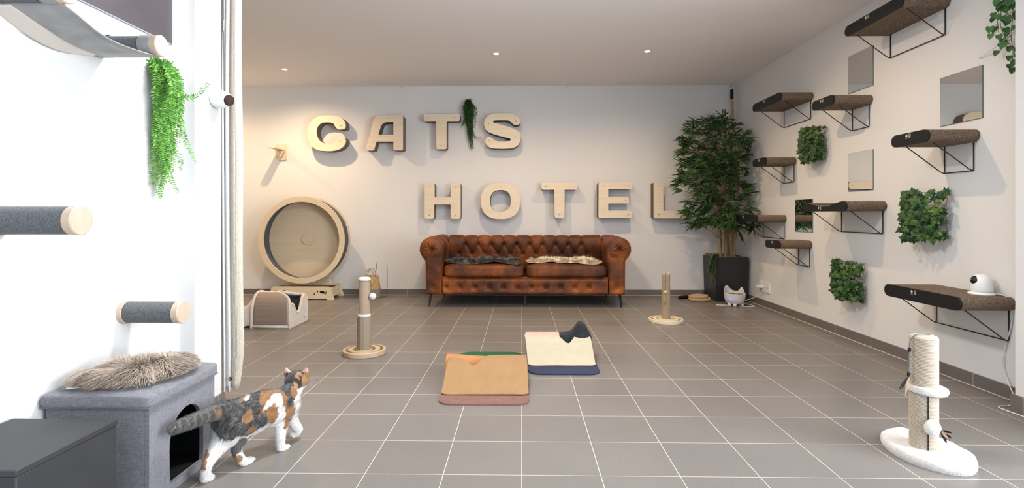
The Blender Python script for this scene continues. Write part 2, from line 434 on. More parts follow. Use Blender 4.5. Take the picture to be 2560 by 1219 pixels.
letter('wall_letter_o', 'O', [sell(806, 263, 157, 145, 2.45), sell(806, 262, 83, 86, 2.5)[::-1]], [(808,152),(802,379)], 'big pale plywood letter O, between H and T of the lower word', G2, o5, k5)
letter('wall_letter_t', 'T', [rounded([(1133,116),(1422,116),(1422,174),(1320,174),(1318,402),(1240,402),(1237,174),(1133,174)], [20,20,20,4,20,20,4,20])], [(1170,146),(1387,145),(1280,372)], 'big pale plywood letter T of the lower word, above the middle of the sofa', G2, o5, k5)
letter('wall_letter_e', 'E', [rounded([(1592,113),(1858,113),(1858,170),(1668,170),(1668,228),(1834,228),(1834,284),(1668,284),(1668,340),(1858,340),(1858,400),(1590,400)], [16,24,24,3,3,22,22,3,3,24,24,16])], [(1630,140),(1831,143),(1806,257),(1628,370),(1828,372)], 'big pale plywood letter E of the lower word, above the right end of the sofa', G2, o5, k5)
letter('wall_letter_l', 'L', [rounded([(2030,116),(2107,116),(2107,342),(2302,342),(2302,402),(2030,402)], [16,22,3,24,24,16])], [(2068,144),(2071,372),(2272,370)], 'big pale plywood letter L, last of the lower word, touching the bamboo leaves', G2, o5, k5)

# small wooden cat step on the back wall
t = thing('wall_step', 'small pale wooden cat step with a screwed back plate left of letter C', 'cat step', ((700-1304.5)/F*YB, YB, 1+(537-378.5)/F*YB))
obj('back_plate', MB().prism([rounded([(-.064,-.102),(.064,-.102),(.064,.102),(-.064,.102)], .025)], 0, .018, RX), M_ply, t, bev=.002)
obj('step_board', MB().prism([rounded([(-.045,-.018),(.045,-.018),(.035,-.30),(-.035,-.30)], [.004,.004,.03,.03])], .018, .032), M_ply, t, bev=.002)
obj('gusset', MB().prism([[(-.055,0),(.055,0),(.008,-.085),(-.008,-.085)]], .018, .07, Matrix.Translation((0,0,.012)) @ RX), M_ply, t)
for x in (-.045,.045):
    for z in (-.075,.075): obj('screw', MB().lathe([(.005,0),(.005,.002),(.002,.003)], 10, Matrix.Translation((x,-.018,z)) @ RX), M_screw, t)

# ============================================================ scratching shelves on the right wall
M_cream = mat('cream print', (.70, .63, .54), .7)
M_groove = mat('dark slot', (.004, .004, .004), .8)
WS, TS = .298, .075
def stadium(L, t, wavy=False, n=12):
    r = t/2; out = []
    for k in range(n+1):
        a = PI/2 - PI*k/n; out.append((L-r+r*math.cos(a), r*math.sin(a)))
    for k in range(n+1):
        a = -PI/2 - PI*k/n; out.append((r+r*math.cos(a), r*math.sin(a)))
    if wavy:                                   # dished top edge
        out = out[1:-1]
        m = 24
        out += [(r+.01+(L-2*r-.02)*k/m, r*.95-.036*math.sin(PI*k/m)**1.3) for k in range(m+1)]
    return out
MX = Matrix(((0,0,-1,0),(1,0,0,0),(0,1,0,0),(0,0,0,1)))      # outline (y, z) extruded towards -x
def shelf(y0, L, ztop, label, wavy=False, wide=True):
    t = thing('cat_shelf', label, 'wall shelf', (XR, y0, ztop-TS/2), group='cardboard scratching shelves on the right wall')
    obj('scratch_board', MB().prism([stadium(L, TS*.985, wavy)], .002, WS-.014, MX), M_card, t, bev=.002)
    cap = obj('end_cap', MB().prism([stadium(L, TS, wavy)], WS-.014, WS, MX), M_black, t, bev=.002)
    # recessed drawer slot and printed mark on the cap
    zs = -.002 if not wavy else .012
    sl = MB().box(-WS-.0006, -WS, .045, L-.045, zs, zs+.0035).box(-WS-.0006, -WS, .045, .048, -TS/2+.004, zs).box(-WS-.0006, -WS, L-.048, L-.045, -TS/2+.004, zs)
    obj('slot', sl, M_groove, cap)
    g = MB(); yc = L*.56 if L > .4 else L*.5; zc = .0195 if not wavy else -.010; s = .0065
    # seen from the room +y runs to the left
    def q(pts): g.add([(-WS-.0007, yc-p[0]*1.35, zc+p[1]*1.3) for p in pts], [tuple(range(len(pts)))])
    q([(-.021,0),(-.014,.0085),(-.007,0),(-.014,-.0085)])
    for k in range(5): q([(-.021+k*.0028,-.0125),(-.0195+k*.0028,-.0125),(-.0195+k*.0028,-.0108),(-.021+k*.0028,-.0108)])
    q([(0,.0085),(.0012,.0085),(.0012,.001),(0,.001)]); q([(.0012,.0085),(.004,.0085),(.004,.007),(.0012,.007)])
    q([(.005,.006),(.0065,.0085),(.0085,.007),(.0105,.0085),(.012,.006),(.0085,.001)])
    for r_ in range(2):
        for k in range(4): q([(k*.0031,-.004-r_*.0055),(k*.0031+.0024,-.004-r_*.0055),(k*.0031+.0024,.0-.0005-r_*.0055),(k*.0031,.0-.0005-r_*.0055)])
    obj('printed_mark', g, M_cream, cap, smooth=False)
    a, b = .04, L-.055
    zb = -TS/2; zl = zb-.165; r = .0033
    def wire(pts, nm='wire_brace'): obj(nm, MB().tube(pts, r, 8), M_wire, t)
    w = MB()
    for y in (a, b):
        w.tube([(-.006, y, zb+.002), (-.006, y, zl+.008), (-.012, y, zl), (-.03, y, zl+.008), (-.235, y, zb-.004), (-.24, y, zb)], r, 8)
    w.tube([(-.008, a, zl), (-.008, b, zl)], r, 8)
    obj('wire_bracket', w, M_wire, t, ang=180)
    return t
shelf(3.34, .59, 2.365, 'long cardboard scratching shelf near the ceiling, highest on the right wall')
shelf(3.13, .31, 1.500, 'short cardboard shelf below the large square mirror, right of the ivy panel')
shelf(4.89, .59, 2.120, 'long cardboard shelf high beside the room corner, left of a shorter one')
shelf(4.07, .30, 1.913, 'short cardboard shelf just below the uppermost mirror')
shelf(5.19, .29, 1.560, 'short cardboard shelf left of the uppermost ivy panel, beside the bamboo')
shelf(5.385, .56, 1.000, 'long cardboard shelf with its dark end among the bamboo leaves')
shelf(4.91, .29, .764, 'short cardboard shelf lowest near the corner, above the wall socket')
shelf(3.916, .60, 1.103, 'long cardboard shelf with a dished wavy top in front of the small mirror', wavy=True)
shelf(2.905, .60, .556, 'long cardboard shelf lowest and nearest, carrying the white camera')

# ============================================================ square mirrors
def mirror(y0, y1, z0, z1, label):
    t = thing('wall_mirror', label, 'mirror', (XR, (y0+y1)/2, (z0+z1)/2), group='square mirror tiles on the right wall')
    h, w = (z1-z0)/2, (y1-y0)/2
    obj('glass_edge', MB().box(-.006, 0, -w, w, -h, h), M_mglass, t, smooth=False)
    obj('mirror_face', MB().box(-.0068, -.006, -w+.0015, w-.0015, -h+.0015, h-.0015), M_mirror, t, smooth=False)
mirror(4.065, 4.37, 1.978, 2.278, 'square frameless mirror, uppermost on the right wall above a short shelf')
mirror(3.11, 3.42, 1.558, 1.862, 'largest looking square mirror, nearest on the right wall')
mirror(4.065, 4.37, 1.19, 1.495, 'square mirror in the middle of the right wall, right of the top ivy panel')
mirror(4.90, 5.21, .842, 1.145, 'mirror behind the dished shelf, reflecting bamboo leaves')
print('room ok')
# ============================================================ chesterfield sofa
sofa = thing('chesterfield_sofa', 'cognac brown buttoned leather sofa with rolled arms under the lower word', 'sofa', (.035, 5.76, 0))
def pil(d, r): return math.exp(-(d/r)**2)
# inner box of the frame
obj('base_frame', MB().box(-.905, .905, .03, .84, .14, .33), M_leather, sofa, bev=.015)
# buttoned front rail
rb = [(-.855+.1547*k, .222) for k in range(11)]
def rail(u, v):
    x = -.892+u*1.784; z = .138+v*.177
    e = min(v, 1-v); y = .03*(1-min(1, e/.16))**2
    b = 0
    for bx, bz in rb:
        d = math.hypot(x-bx, (z-bz)*1.0); b += .026*pil(d, .020)+.010*pil(d, .045)
        dx = abs(x-bx)
        if dx < .07: b += .004*math.exp(-((dx-abs(z-bz)*.9)/.006)**2)*pil(d, .06)
    b += .004*mnoise.noise(Vector((x*9, z*14, 3)))
    return (x, y+b-.004, z)
obj('front_rail', MB().grid(rail, 340, 34), M_leather, sofa, ang=180)
for bx, bz in rb: obj('button', MB().ball((bx, .030, bz), (.0085, .005, .0085), 12), M_leather_dark, sofa)
# seat cushions
def superq(cx, cy, cz, a, b, c, e1, e2, nu=72, nv=36, f=None):
    def sg(v, e): return math.copysign(abs(v)**e, v)
    def fn(u, v):
        th = -PI/2+PI*v; ph = 2*PI*u
        p = Vector((a*sg(math.cos(th), e1)*sg(math.cos(ph), e2), b*sg(math.cos(th), e1)*sg(math.sin(ph), e2), c*sg(math.sin(th), e1)))
        if f: p = f(p)
        return p+Vector((cx, cy, cz))
    return MB().grid(fn, nu, nv, wrap=True)
def puff(p):
    k = mnoise.noise(Vector((p.x*4, p.y*4, p.z*9)))*.008
    s = (1-min(1, abs(p.x)/.45)**3)*(1-min(1, abs(p.y)/.35)**3)
    return p+Vector((0, 0, (.014*s+k) * (1 if p.z > 0 else 0)))
for cx in (-.449, .449):
    obj('seat_cushion', superq(cx, .33, .388, .4415, .335, .076, .38, .16, 120, 48, puff), M_leather, sofa, ang=180)
# rolled arms
def arm(sx):
    cx, cz, R = -1.005, .628, .133
    pts = [(-1.078, .138), (-1.080, .40), (-1.082, .50)]
    for k in range(15):
        a = math.radians(222-k*(222+20)/14)
        pts.append((cx-.009+R*math.cos(a), cz+R*math.sin(a)))
    pts += [(-.893, .50), (-.898, .38), (-.898, .138)]
    pts = pts[::-1] if sx > 0 else pts
    P = [(-sx*x if False else (x if sx < 0 else -x), z) for x, z in pts]
    n = len(P); M = 26
    vs = []; cc = Vector((sum(p[0] for p in P)/n, sum(p[1] for p in P)/n))
    for j in range(M):
        v = j/(M-1); y = .02+.85*v
        e = 0
        if j == 0: y = .0
        sh = 1 if j > 1 else (.93 if j == 0 else .985)
        if j == 1: y = .012
        for i, (x, z) in enumerate(P):
            w = .006*mnoise.noise(Vector((x*8, y*16, z*8)))*(1 if j > 1 else 0)
            # soft pleats over the roll
            if z > .56 and j > 1: w += .004*math.sin(y*46+z*20)*math.exp(-((y-.45)/.35)**2)
            vs.append(((x-cc.x)*sh+cc.x+w*(1 if x > cc.x else -1), y, (z-cc.y)*(1 if sh == 1 else (sh+1)/2)+cc.y+w))
    fs = []
    for j in range(M-1):
        for i in range(n):
            i2 = (i+1) % n; fs.append((j*n+i, j*n+i2, (j+1)*n+i2, (j+1)*n+i))
    fs.append(tuple(range(n))); fs.append(tuple((M-1)*n+i for i in range(n))[::-1])
    a = obj('armrest', MB().add(vs, fs), M_leather, sofa, ang=50)
    # pleated scroll front
    def scroll(u, v):
        th = 2*PI*u; r = v*.122
        dep = -.034*(1-v**3)+.032*pil(r, .022)
        k = 11
        dep += (.006*math.cos(k*th+1.5*math.sin(th))+.004*math.cos(5*th+1))*math.exp(-((r-.035)/.028)**2)
        return ((cx-.009)*(-sx)+r*math.cos(th), dep+.004, cz+r*math.sin(th))
    s = obj('scroll_front', MB().grid(scroll, 96, 26, wrap=True), M_leather, a, ang=180)
    obj('button', MB().ball(((cx-.009)*(-sx), -.008, cz), (.009, .005, .009), 12), M_leather_dark, a)
    # front panel with one button low down
    bx = -.988*(-sx)
    def panel(u, v):
        x = bx-.083+u*.166; z = .142+v*.40
        e = min(u, 1-u, v*2.4)
        y = .016*(1-min(1, e/.12))**2-.016
        d = math.hypot(x-bx, z-.215)
        return (x, y+.020*pil(d, .018)+.010*pil(d, .045)+.003*mnoise.noise(Vector((x*10, z*10, sx))), z)
    obj('front_panel', MB().grid(panel, 40, 80), M_leather, a, ang=180)
    obj('button', MB().ball((bx, .004, .215), (.0085, .005, .0085), 12), M_leather_dark, a)
# scroll centre lies at |x| = 1.014; sx=-1 left arm, sx=1 right arm
def arm_fix(sx):
    arm(sx)
arm_fix(-1); arm_fix(1)
# buttoned back rest with rolled top
prof = [(.575, .36), (.560, .45), (.545, .52), (.528, .58), (.515, .625), (.508, .665), (.515, .70), (.54, .730), (.58, .746), (.63, .752), (.69, .746), (.74, .72), (.775, .67), (.79, .60), (.80, .45), (.80, .14)]
pc = [(p.x, p.y) for p in curve3([(a, b, 0) for a, b in prof], 5)]
seglen = [0]
for i in range(1, len(pc)): seglen.append(seglen[-1]+math.hypot(pc[i][0]-pc[i-1][0], pc[i][1]-pc[i-1][1]))
LT = seglen[-1]
def sat(z):                                    # arc length of a height on the front side
    for i in range(len(pc)):
        if pc[i][1] >= z: return seglen[i]
sA, sB = sat(.652), sat(.545)
bxs = [-.70+.1515*k for k in range(10)]
sTop = sat(.749)
def backf(u, v):
    x = -.888+1.776*u; s = v*LT
    i = min(range(len(seglen)), key=lambda q: abs(seglen[q]-s)); i = max(1, min(i, len(pc)-2))
    if seglen[i] > s: i -= 1
    i = max(0, min(i, len(pc)-2))
    f = (s-seglen[i])/(seglen[i+1]-seglen[i]+1e-9)
    y = pc[i][0]*(1-f)+pc[i+1][0]*f; z = pc[i][1]*(1-f)+pc[i+1][1]*f
    j0, j1 = max(0, i-1), min(len(pc)-1, i+2)
    ty, tz = pc[j1][0]-pc[j0][0], pc[j1][1]-pc[j0][1]; l = math.hypot(ty, tz); ny, nz = -tz/l, ty/l   # outward
    h = 0
    if s < sTop+.12:
        dl = 1
        for bx in bxs:
            dx = x-bx
            if abs(dx) > .2: continue
            d = math.hypot(dx, s-sA); h -= .030*pil(d, .020)+.010*pil(d, .045)
            if s > sA: dl = min(dl, abs(dx - .06*(s-sA)*(1 if bx > 0 else -1)))        # crease up over the roll
            else:
                t_ = (sA-s)/(sA-sB)
                if t_ < 1.05:
                    for sg in (-1, 1): dl = min(dl, abs(dx-sg*.0757*t_))
        fade = 1 if s < sTop else max(0, 1-(s-sTop)/.12)
        h += fade*(.016*(1-math.exp(-dl/.028)) - .006*math.exp(-(dl/.005)**2))
        for k in range(11):
            d = math.hypot(x-(-.70-.0757+.1515*k), s-sB); h -= .028*pil(d, .022)
    h += .003*mnoise.noise(Vector((x*7, s*12, 1)))
    return (x, y-ny*-h if False else y+ny*-h*-1, z+nz*h)
obj('backrest', MB().grid(backf, 420, 110), M_leather, sofa, ang=180)
for bx in bxs: obj('button', MB().ball((bx, .528, .654), (.0085, .006, .0085), 12), M_leather_dark, sofa)
M_leg = mat('black sofa leg', (.02, .021, .023), .4)
for x, y in ((-1.03, .06), (1.03, .06), (-.98, .78), (.98, .78)):
    s = 1 if x > 0 else -1
    obj('leg', MB().tube([(x, y, .14), (x+s*.018, y, 0)], [.016, .009], 12).box(x-s*.06-.03, x+.02, y-.02, y+.02, .134, .14), M_leg, sofa)
for y in (.12, .72): obj('leg', MB().tube([(0, y, .14), (0, y, 0)], [.014, .012], 12), M_leg, sofa)

# ------------------------------------------------------------ fur helper: a pelt with strands
def pelt(name, outline, zf, n, ln, m_base, m_fur, label, cat, thick=.012, droop=.5, width=.0018, lean=(0, 0), over=None, seed=3):
    """outline: closed 2D loop; zf(x, y) resting height of the surface under the pelt"""
    rnd = random.Random(seed)
    c = (sum(p[0] for p in outline)/len(outline), sum(p[1] for p in outline)/len(outline))
    t = thing(name, label, cat, (c[0], c[1], zf(*c)))
    zc = zf(*c)
    N = len(outline)
    b = MB(); rings = 8; vs = []
    for j in range(rings+1):
        f = j/rings
        for x, y in outline:
            px, py = c[0]+(x-c[0])*f, c[1]+(y-c[1])*f
            vs.append((px-c[0], py-c[1], zf(px, py)-zc+thick*(1-f**6)+.001))
    fs = []
    for j in range(rings):
        for k in range(N):
            k2 = (k+1) % N; fs.append((j*N+k, (j+1)*N+k, (j+1)*N+k2, j*N+k2))
    b.add(vs, fs); obj('hide', b, m_base, t, ang=180)
    g = MB(); v = g.v; f_ = g.f
    for i in range(n):
        k = rnd.random()*N; k0 = int(k) % N; k1 = (k0+1) % N; q = k-int(k)
        ex = outline[k0][0]*(1-q)+outline[k1][0]*q; ey = outline[k0][1]*(1-q)+outline[k1][1]*q
        r = math.sqrt(rnd.random())
        x, y = c[0]+(ex-c[0])*r, c[1]+(ey-c[1])*r
        rx, ry = ex-c[0], ey-c[1]; l = math.hypot(rx, ry)+1e-6; rx /= l; ry /= l
        cl = mnoise.noise(Vector((x*14, y*14, seed)))*2.2; cl2 = mnoise.noise(Vector((x*14, y*14, seed+9)))*2.2
        dirx = rx*(.25+.9*r**3)+cl+lean[0]+rnd.uniform(-.35, .35); diry = ry*(.25+.9*r**3)+cl2+lean[1]+rnd.uniform(-.35, .35)
        L = ln*rnd.uniform(.6, 1.1)*(1-.35*r**8)
        z = zf(x, y)-zc+thick*(1-r**6)
        p0 = Vector((x-c[0], y-c[1], z)); d = Vector((dirx*.6, diry*.6, .75)).normalized()
        p1 = p0+d*L*.5; d2 = Vector((d.x*1.6, d.y*1.6, d.z*.9-droop*(.6+r)*.8)).normalized()
        p2 = p1+d2*L*.55
        for p in (p1, p2):
            zz = zf(c[0]+p.x, c[1]+p.y)-zc+.001
            if p.z < zz: p.z = zz
        w = Vector((-diry, dirx, 0)); w = w.normalized() if w.length > 1e-4 else Vector((1, 0, 0)); w *= width
        s = len(v)
        v.extend([tuple(p0-w), tuple(p0+w), tuple(p1-w*.8), tuple(p1+w*.8), tuple(p2)])
        f_.extend([(s, s+1, s+3, s+2), (s+2, s+3, s+4)])
    obj('fur', g, m_fur, t, smooth=True, ang=180)
    return t
M_furg = leafmat('grey fur', [(.03, .032, .038), (.11, .105, .10), (.20, .18, .16), (.05, .055, .065), (.26, .235, .21)], .85)
M_furc = leafmat('cream fur', [(.66, .58, .45), (.80, .72, .58), (.85, .79, .67)], .85)
M_hide = mat('hide', (.10, .09, .08), .9); M_hidec = mat('cream hide', (.6, .5, .38), .9)
def seatz(x, y):
    top = .476
    z = top
    if y < 5.86: z = top-max(0, (5.86-y)/.1)**2*.03
    if y > 6.21: z = top+(y-6.21)*.42
    return z
def furz1(x, y): return seatz(x, y)+.018*max(0, mnoise.noise(Vector((x*5, y*7, 2))))*2
def shp(pts): return smoothloop(pts, 5)
pelt('sheepskin', shp([(-.83, 5.86), (-.60, 5.80), (-.30, 5.83), (-.05, 5.79), (-.005, 5.90), (-.02, 6.1), (-.12, 6.27), (-.24, 6.13), (-.36, 6.15), (-.44, 6.26), (-.54, 6.14), (-.72, 6.15), (-.86, 6.02)]), furz1, 7000, .05, M_hide, M_furg, 'dark grey shaggy sheepskin on the left seat cushion of the sofa', 'sheepskin', seed=4, width=.0022)
pelt('sheepskin', shp([(.055, 5.96), (.12, 5.84), (.35, 5.86), (.60, 5.83), (.76, 5.79), (.86, 5.83), (.89, 6.0), (.80, 6.22), (.66, 6.25), (.52, 6.10), (.40, 6.13), (.32, 6.28), (.22, 6.26), (.17, 6.14), (.075, 6.12)]), furz1, 7000, .042, M_hidec, M_furc, 'cream shaggy sheepskin on the right seat cushion of the sofa', 'sheepskin', seed=5, width=.0022)

# ============================================================ cat exercise wheel
wh = thing('exercise_wheel', 'large round plywood cat exercise wheel on a fish-cut base by the back wall', 'cat wheel', (-2.605, 6.25, 0))
zc, R = .705, .513
TW = Matrix.Translation((0, 0, zc)) @ RX          # local z -> -y
def yz(y0, y1): return (-y1, -y0)
M_felt = mat('anthracite running felt', (.085, .09, .105), .95, var=(.12, .125, .14), vs=60)
a, b_ = yz(0, .02)
obj('front_ring', MB().prism([sell(0, 0, R, R, 2, 128), sell(0, 0, .452, .452, 2, 128)[::-1]], a, b_, TW), M_plyw, wh, bev=.002)
a, b_ = yz(.205, .222)
obj('rear_disc', MB().prism([sell(0, 0, R, R, 2, 128)], a, b_, TW), M_plyw, wh, bev=.002)
def drum(r0, r1, y0, y1):
    return MB().lathe([(r0, -y1), (r1, -y1), (r1, -y0), (r0, -y0), (r0, -y1)], 128, TW, cap=False)
obj('running_band', drum(.478, .494, .02, .205), M_felt, wh)
obj('hub', MB().lathe([(.084, -.205), (.082, -.197), (.060, -.195), (.060, -.178), (.001, -.178)], 40, TW, cap=False), M_plyw, wh)
for k in range(6):
    an = k*PI/3+.3
    obj('hub_screw', MB().ball((.034*math.cos(an), .177, zc+.034*math.sin(an)), (.003, .002, .003), 8), M_screw, wh)
# base: two trapezium panels with fish cut-outs, joined by boards
def fish(cx, cz, s=1, fl=1):
    pts = [(-.042, .004), (-.030, .018), (-.010, .021), (.012, .014), (.026, .006), (.040, .016), (.052, .019), (.044, .002), (.036, -.022), (.028, -.030), (.024, -.014), (.008, -.014), (-.014, -.013), (-.032, -.006)]
    return smoothloop([(cx+fl*x*s, cz+z*s) for x, z in pts], 3)[::-1]
po = rounded([(-.398, 0), (-.345, .155), (.345, .155), (.398, 0), (.315, 0), (.300, .014), (-.300, .014), (-.315, 0)], [.004, .03, .03, .004, .004, .004, .004, .004])
def dot(x, z, r): return sell(x, z, r, r, 2, 16)[::-1]
holes = [fish(.262, .086), fish(-.262, .092, 1, -1), dot(.195, .098, .0115), dot(.158, .068, .0095), dot(-.195, .104, .0115), dot(-.158, .074, .0095)]
for y0 in (-.01, .325):
    a, b_ = yz(y0, y0+.016)
    obj('base_panel', MB().prism([po]+holes, a, b_, RX), M_plyw, wh, bev=.0015)
obj('base_back_board', MB().box(-.27, .27, .004, .016, .016, .135), M_black, wh)
obj('top_board', MB().box(.345, .357, .006, .325, .03, .14).box(-.357, -.345, .006, .325, .03, .14).box(-.30, .34, .20, .325, .142, .154), M_plyw, wh, bev=.001)
obj('wheel_support', MB().prism([[(-.26, .152), (.26, .152), (.235, .23), (.17, .24), (.15, .215), (-.15, .215), (-.17, .24), (-.235, .23)]], *yz(.235, .32), RX), M_plyw, wh, bev=.002)
obj('axle_plate', MB().prism([rounded([(-.09, .20), (.09, .20), (.06, .80), (-.06, .80)], .03)], *yz(.23, .31), RX), M_plyw, wh)

# ============================================================ plush cat cave with sisal front
cv = thing('cat_cave', 'beige plush cat cave with brown ribbed scratch front behind the curtain edge', 'cat bed', (-2.06, 4.67, 0))
def ribs():
    m, t, p = nt('brown ribbed sisal')
    w = tex(t, 'Wave', scale=42, wave_type='BANDS', bands_direction='Z', Distortion=.35)
    t.links.new(ramp(t, w.outputs[0], [(.2, (.235, .165, .130)), (.6, (.40, .305, .25))]), p.inputs['Base Color'])
    p.inputs['Roughness'].default_value = .9; bump(t, p, w.outputs[0], .8, .006); return m
M_rib = ribs()
M_dplush = mat('dark plush lining', (.06, .055, .055), .95, var=(.09, .08, .08), vs=40, sheen=.3)
Dp, H = .36, .295
def cprof(s):                                   # s 0..1 from front bottom over the top to the back bottom: (y, z)
    P = [(0, 0), (-.002, .10), (.010, .19), (.055, .262), (.12, .293), (.19, .290), (.30, .255), (.355, .23), (.362, .12), (.362, 0)]
    if not hasattr(cprof, 'c'): cprof.c = curve3([(a, b, 0) for a, b in P], 6)
    c = cprof.c; f = s*(len(c)-1); i = min(int(f), len(c)-2); f -= i
    return c[i].x*(1-f)+c[i+1].x*f, c[i].y*(1-f)+c[i+1].y*f
# the roof is cut back near the open end by the mouth of the cave
def edge_x(s):
    c = math.exp(-((s-.52)/.15)**2); return .012-.165*min(1, c*1.25)
W0 = -.325
def shell(u, v, o=0):
    s = v; y, z = cprof(s); x = W0+(edge_x(s)-W0)*u
    y2, z2 = cprof(min(1, s+.02)); y1, z1 = cprof(max(0, s-.02)); l = math.hypot(y2-y1, z2-z1)
    return (x, y-(z2-z1)/l*o, max(z+(y2-y1)/l*o, .0))
obj('plush_shell', MB().grid(lambda u, v: shell(u, v), 24, 70), M_plushb, cv, ang=180, solid=.016)
obj('lining', MB().grid(lambda u, v: shell(.04+u*.94, v, -.012), 20, 60), M_dplush, cv, ang=180)
obj('scratch_panel', MB().grid(lambda u, v: shell(.06+u*.88, .045+v*.385, .011), 30, 60), M_rib, cv, ang=180, solid=.004)
em = MB().tube([Vector(shell(1, k/60, .006)) for k in range(61)], .0125, 10)
em.tube([Vector(shell(0, k/60, .006)) for k in range(61)], .014, 10)
em.tube([Vector((W0, -.006, .013)), Vector((.012, -.006, .013))], .012, 8)
obj('plush_piping', em, M_plushb, cv, ang=180)
# end wall with a notch
pe = [(0, 0), (-.002, .10), (.006, .165), (.022, .205), (.05, .205), (.072, .19), (.10, .15), (.135, .118), (.17, .112), (.205, .135), (.235, .185), (.262, .232), (.30, .252), (.352, .228), (.360, .12), (.362, 0)]
obj('end_wall', MB().prism([pe], -.020, .0, MX @ Matrix.Translation((0, 0, 0))), M_plushb, cv, bev=.007, seg=3)
nl = [Vector((.012, y, z)) for y, z in pe[3:13]]
obj('mouth_piping', MB().tube(curve3(nl, 4), .013, 10), M_plushb, cv, ang=180)
obj('floor_pad', MB().box(W0+.01, -.005, .01, .35, .0, .03), M_dplush, cv)
obj('snap_button', MB().ball((.022, .29, .045), (.003, .007, .007), 10), M_black, cv)
# limp fabric tail on the left
def limp(u, v):
    x = W0+.01-.44*u; f = 1-u
    y, z = cprof(.03+v*.94)
    sag = 1-.93*min(1, u*1.45)**.9
    z = z*sag+.014*math.sin(v*14+u*9)*u+.012*math.sin(u*22)*(1-u)*u*4
    y = .18+(y-.18)*(1+.15*u)+.02*math.sin(u*16+v*5)*u
    return (x, y, max(.006, z))
obj('fabric_tunnel', MB().grid(limp, 40, 60), M_plushb, cv, ang=180, solid=.008)

# ============================================================ rope-wound posts
def wound(r, z0, z1, pitch, amp, seg=28):
    prof = []; n = int((z1-z0)/pitch)
    for i in range(n):
        z = z0+(z1-z0)*i/n; h = (z1-z0)/n
        prof += [(r-amp, z), (r, z+h*.3), (r, z+h*.7)]
    prof.append((r-amp, z1)); return prof
# post with herringbone lower half
pa = thing('scratching_post', 'scratching post with tan rope above and herringbone sleeve below, left of the mats', 'scratching post', (-1.137, 3.83, 0), group='scratching posts on round wooden ball tracks')
M_groove_shade = mat('dark brown groove shade', (.045, .026, .016), .8)
def ringbase(parent, R, h, gr, m):
    prof = [(.001, 0), (R-.004, 0), (R, .004), (R, h-.004), (R-.004, h)]
    for g0, g1 in gr: prof += [(g1, h), (g1-.004, .012), (g0+.004, .012), (g0, h)]
    prof += [(.001, h)]
    b = obj('ball_track_base', MB().lathe(prof, 72, cap=False), m, parent)
    for g0, g1 in gr: obj('groove_shade', MB().lathe([(g0+.0035, .0125), (g0+.004, .013), (g1-.004, .013), (g1-.0035, .0125)], 72, cap=False), M_groove_shade, b)  # brown rings added in the grooves, the recess shade put into their colour
    return b
M_track = wood('track wood', (.44, .31, .19), (.55, .41, .27), st=(1, 6, 1))
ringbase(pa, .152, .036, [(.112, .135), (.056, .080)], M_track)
def herring():
    m, t, p = nt('herringbone sisal')
    tc = t.nodes.new('ShaderNodeTexCoord'); s = t.nodes.new('ShaderNodeSeparateXYZ'); t.links.new(tc.outputs['UV'], s.inputs[0])
    def mt(op, a, b=None):
        n = t.nodes.new('ShaderNodeMath'); n.operation = op
        for k, q in enumerate((a, b)):
            if q is None: continue
            if isinstance(q, (int, float)): n.inputs[k].default_value = q
            else: t.links.new(q, n.inputs[k])
        return n.outputs[0]
    g = t.nodes.new('ShaderNodeNewGeometry'); sp = t.nodes.new('ShaderNodeSeparateXYZ'); o_ = t.nodes.new('ShaderNodeTexCoord'); t.links.new(o_.outputs['Object'], sp.inputs[0])
    ang = mt('ARCTAN2', sp.outputs['Y'], sp.outputs['X'])
    tri = mt('PINGPONG', mt('MULTIPLY', ang, .049), .013)
    w = mt('FRACT', mt('MULTIPLY', mt('ADD', sp.outputs['Z'], mt('MULTIPLY', tri, 1.0)), 120.0))
    t.links.new(ramp(t, w, [(.2, (.17, .13, .09)), (.5, (.46, .38, .28)), (.85, (.30, .24, .17))]), p.inputs['Base Color'])
    p.inputs['Roughness'].default_value = .9; bump(t, p, w, .5, .003); return m
obj('herringbone_sleeve', MB().lathe([(.046, .030), (.0485, .032), (.0485, .270), (.046, .272), (.04, .272)], 48), herring(), pa)
obj('sleeve_seam', MB().tube([(-.047*math.cos(.3), -.047*math.sin(.3), .03+.24*k/40) for k in range(41)], [.0042 if k % 2 else .003 for k in range(41)], 8), M_sisal2, pa)
obj('rope_wrap', MB().lathe(wound(.0385, .285, .535, .0045, .0012), 32), M_sisal2, pa)
obj('plush_collar', MB().lathe([(.038, .262), (.043, .265), (.045, .275), (.044, .284), (.038, .287)], 32), M_plush, pa)
obj('plush_top', MB().lathe([(.036, .528), (.043, .530), (.045, .538), (.042, .546), (.03, .552), (.001, .553)], 32), M_plush, pa)
tb = obj('toy_string', MB().tube([(.042, -.01, .535), (.052, -.012, .50), (.062, -.012, .44)], .0012, 6), M_black, pa)
obj('plush_ball', MB().ball((.063, -.012, .416), .0255, 24), M_plush, tb)

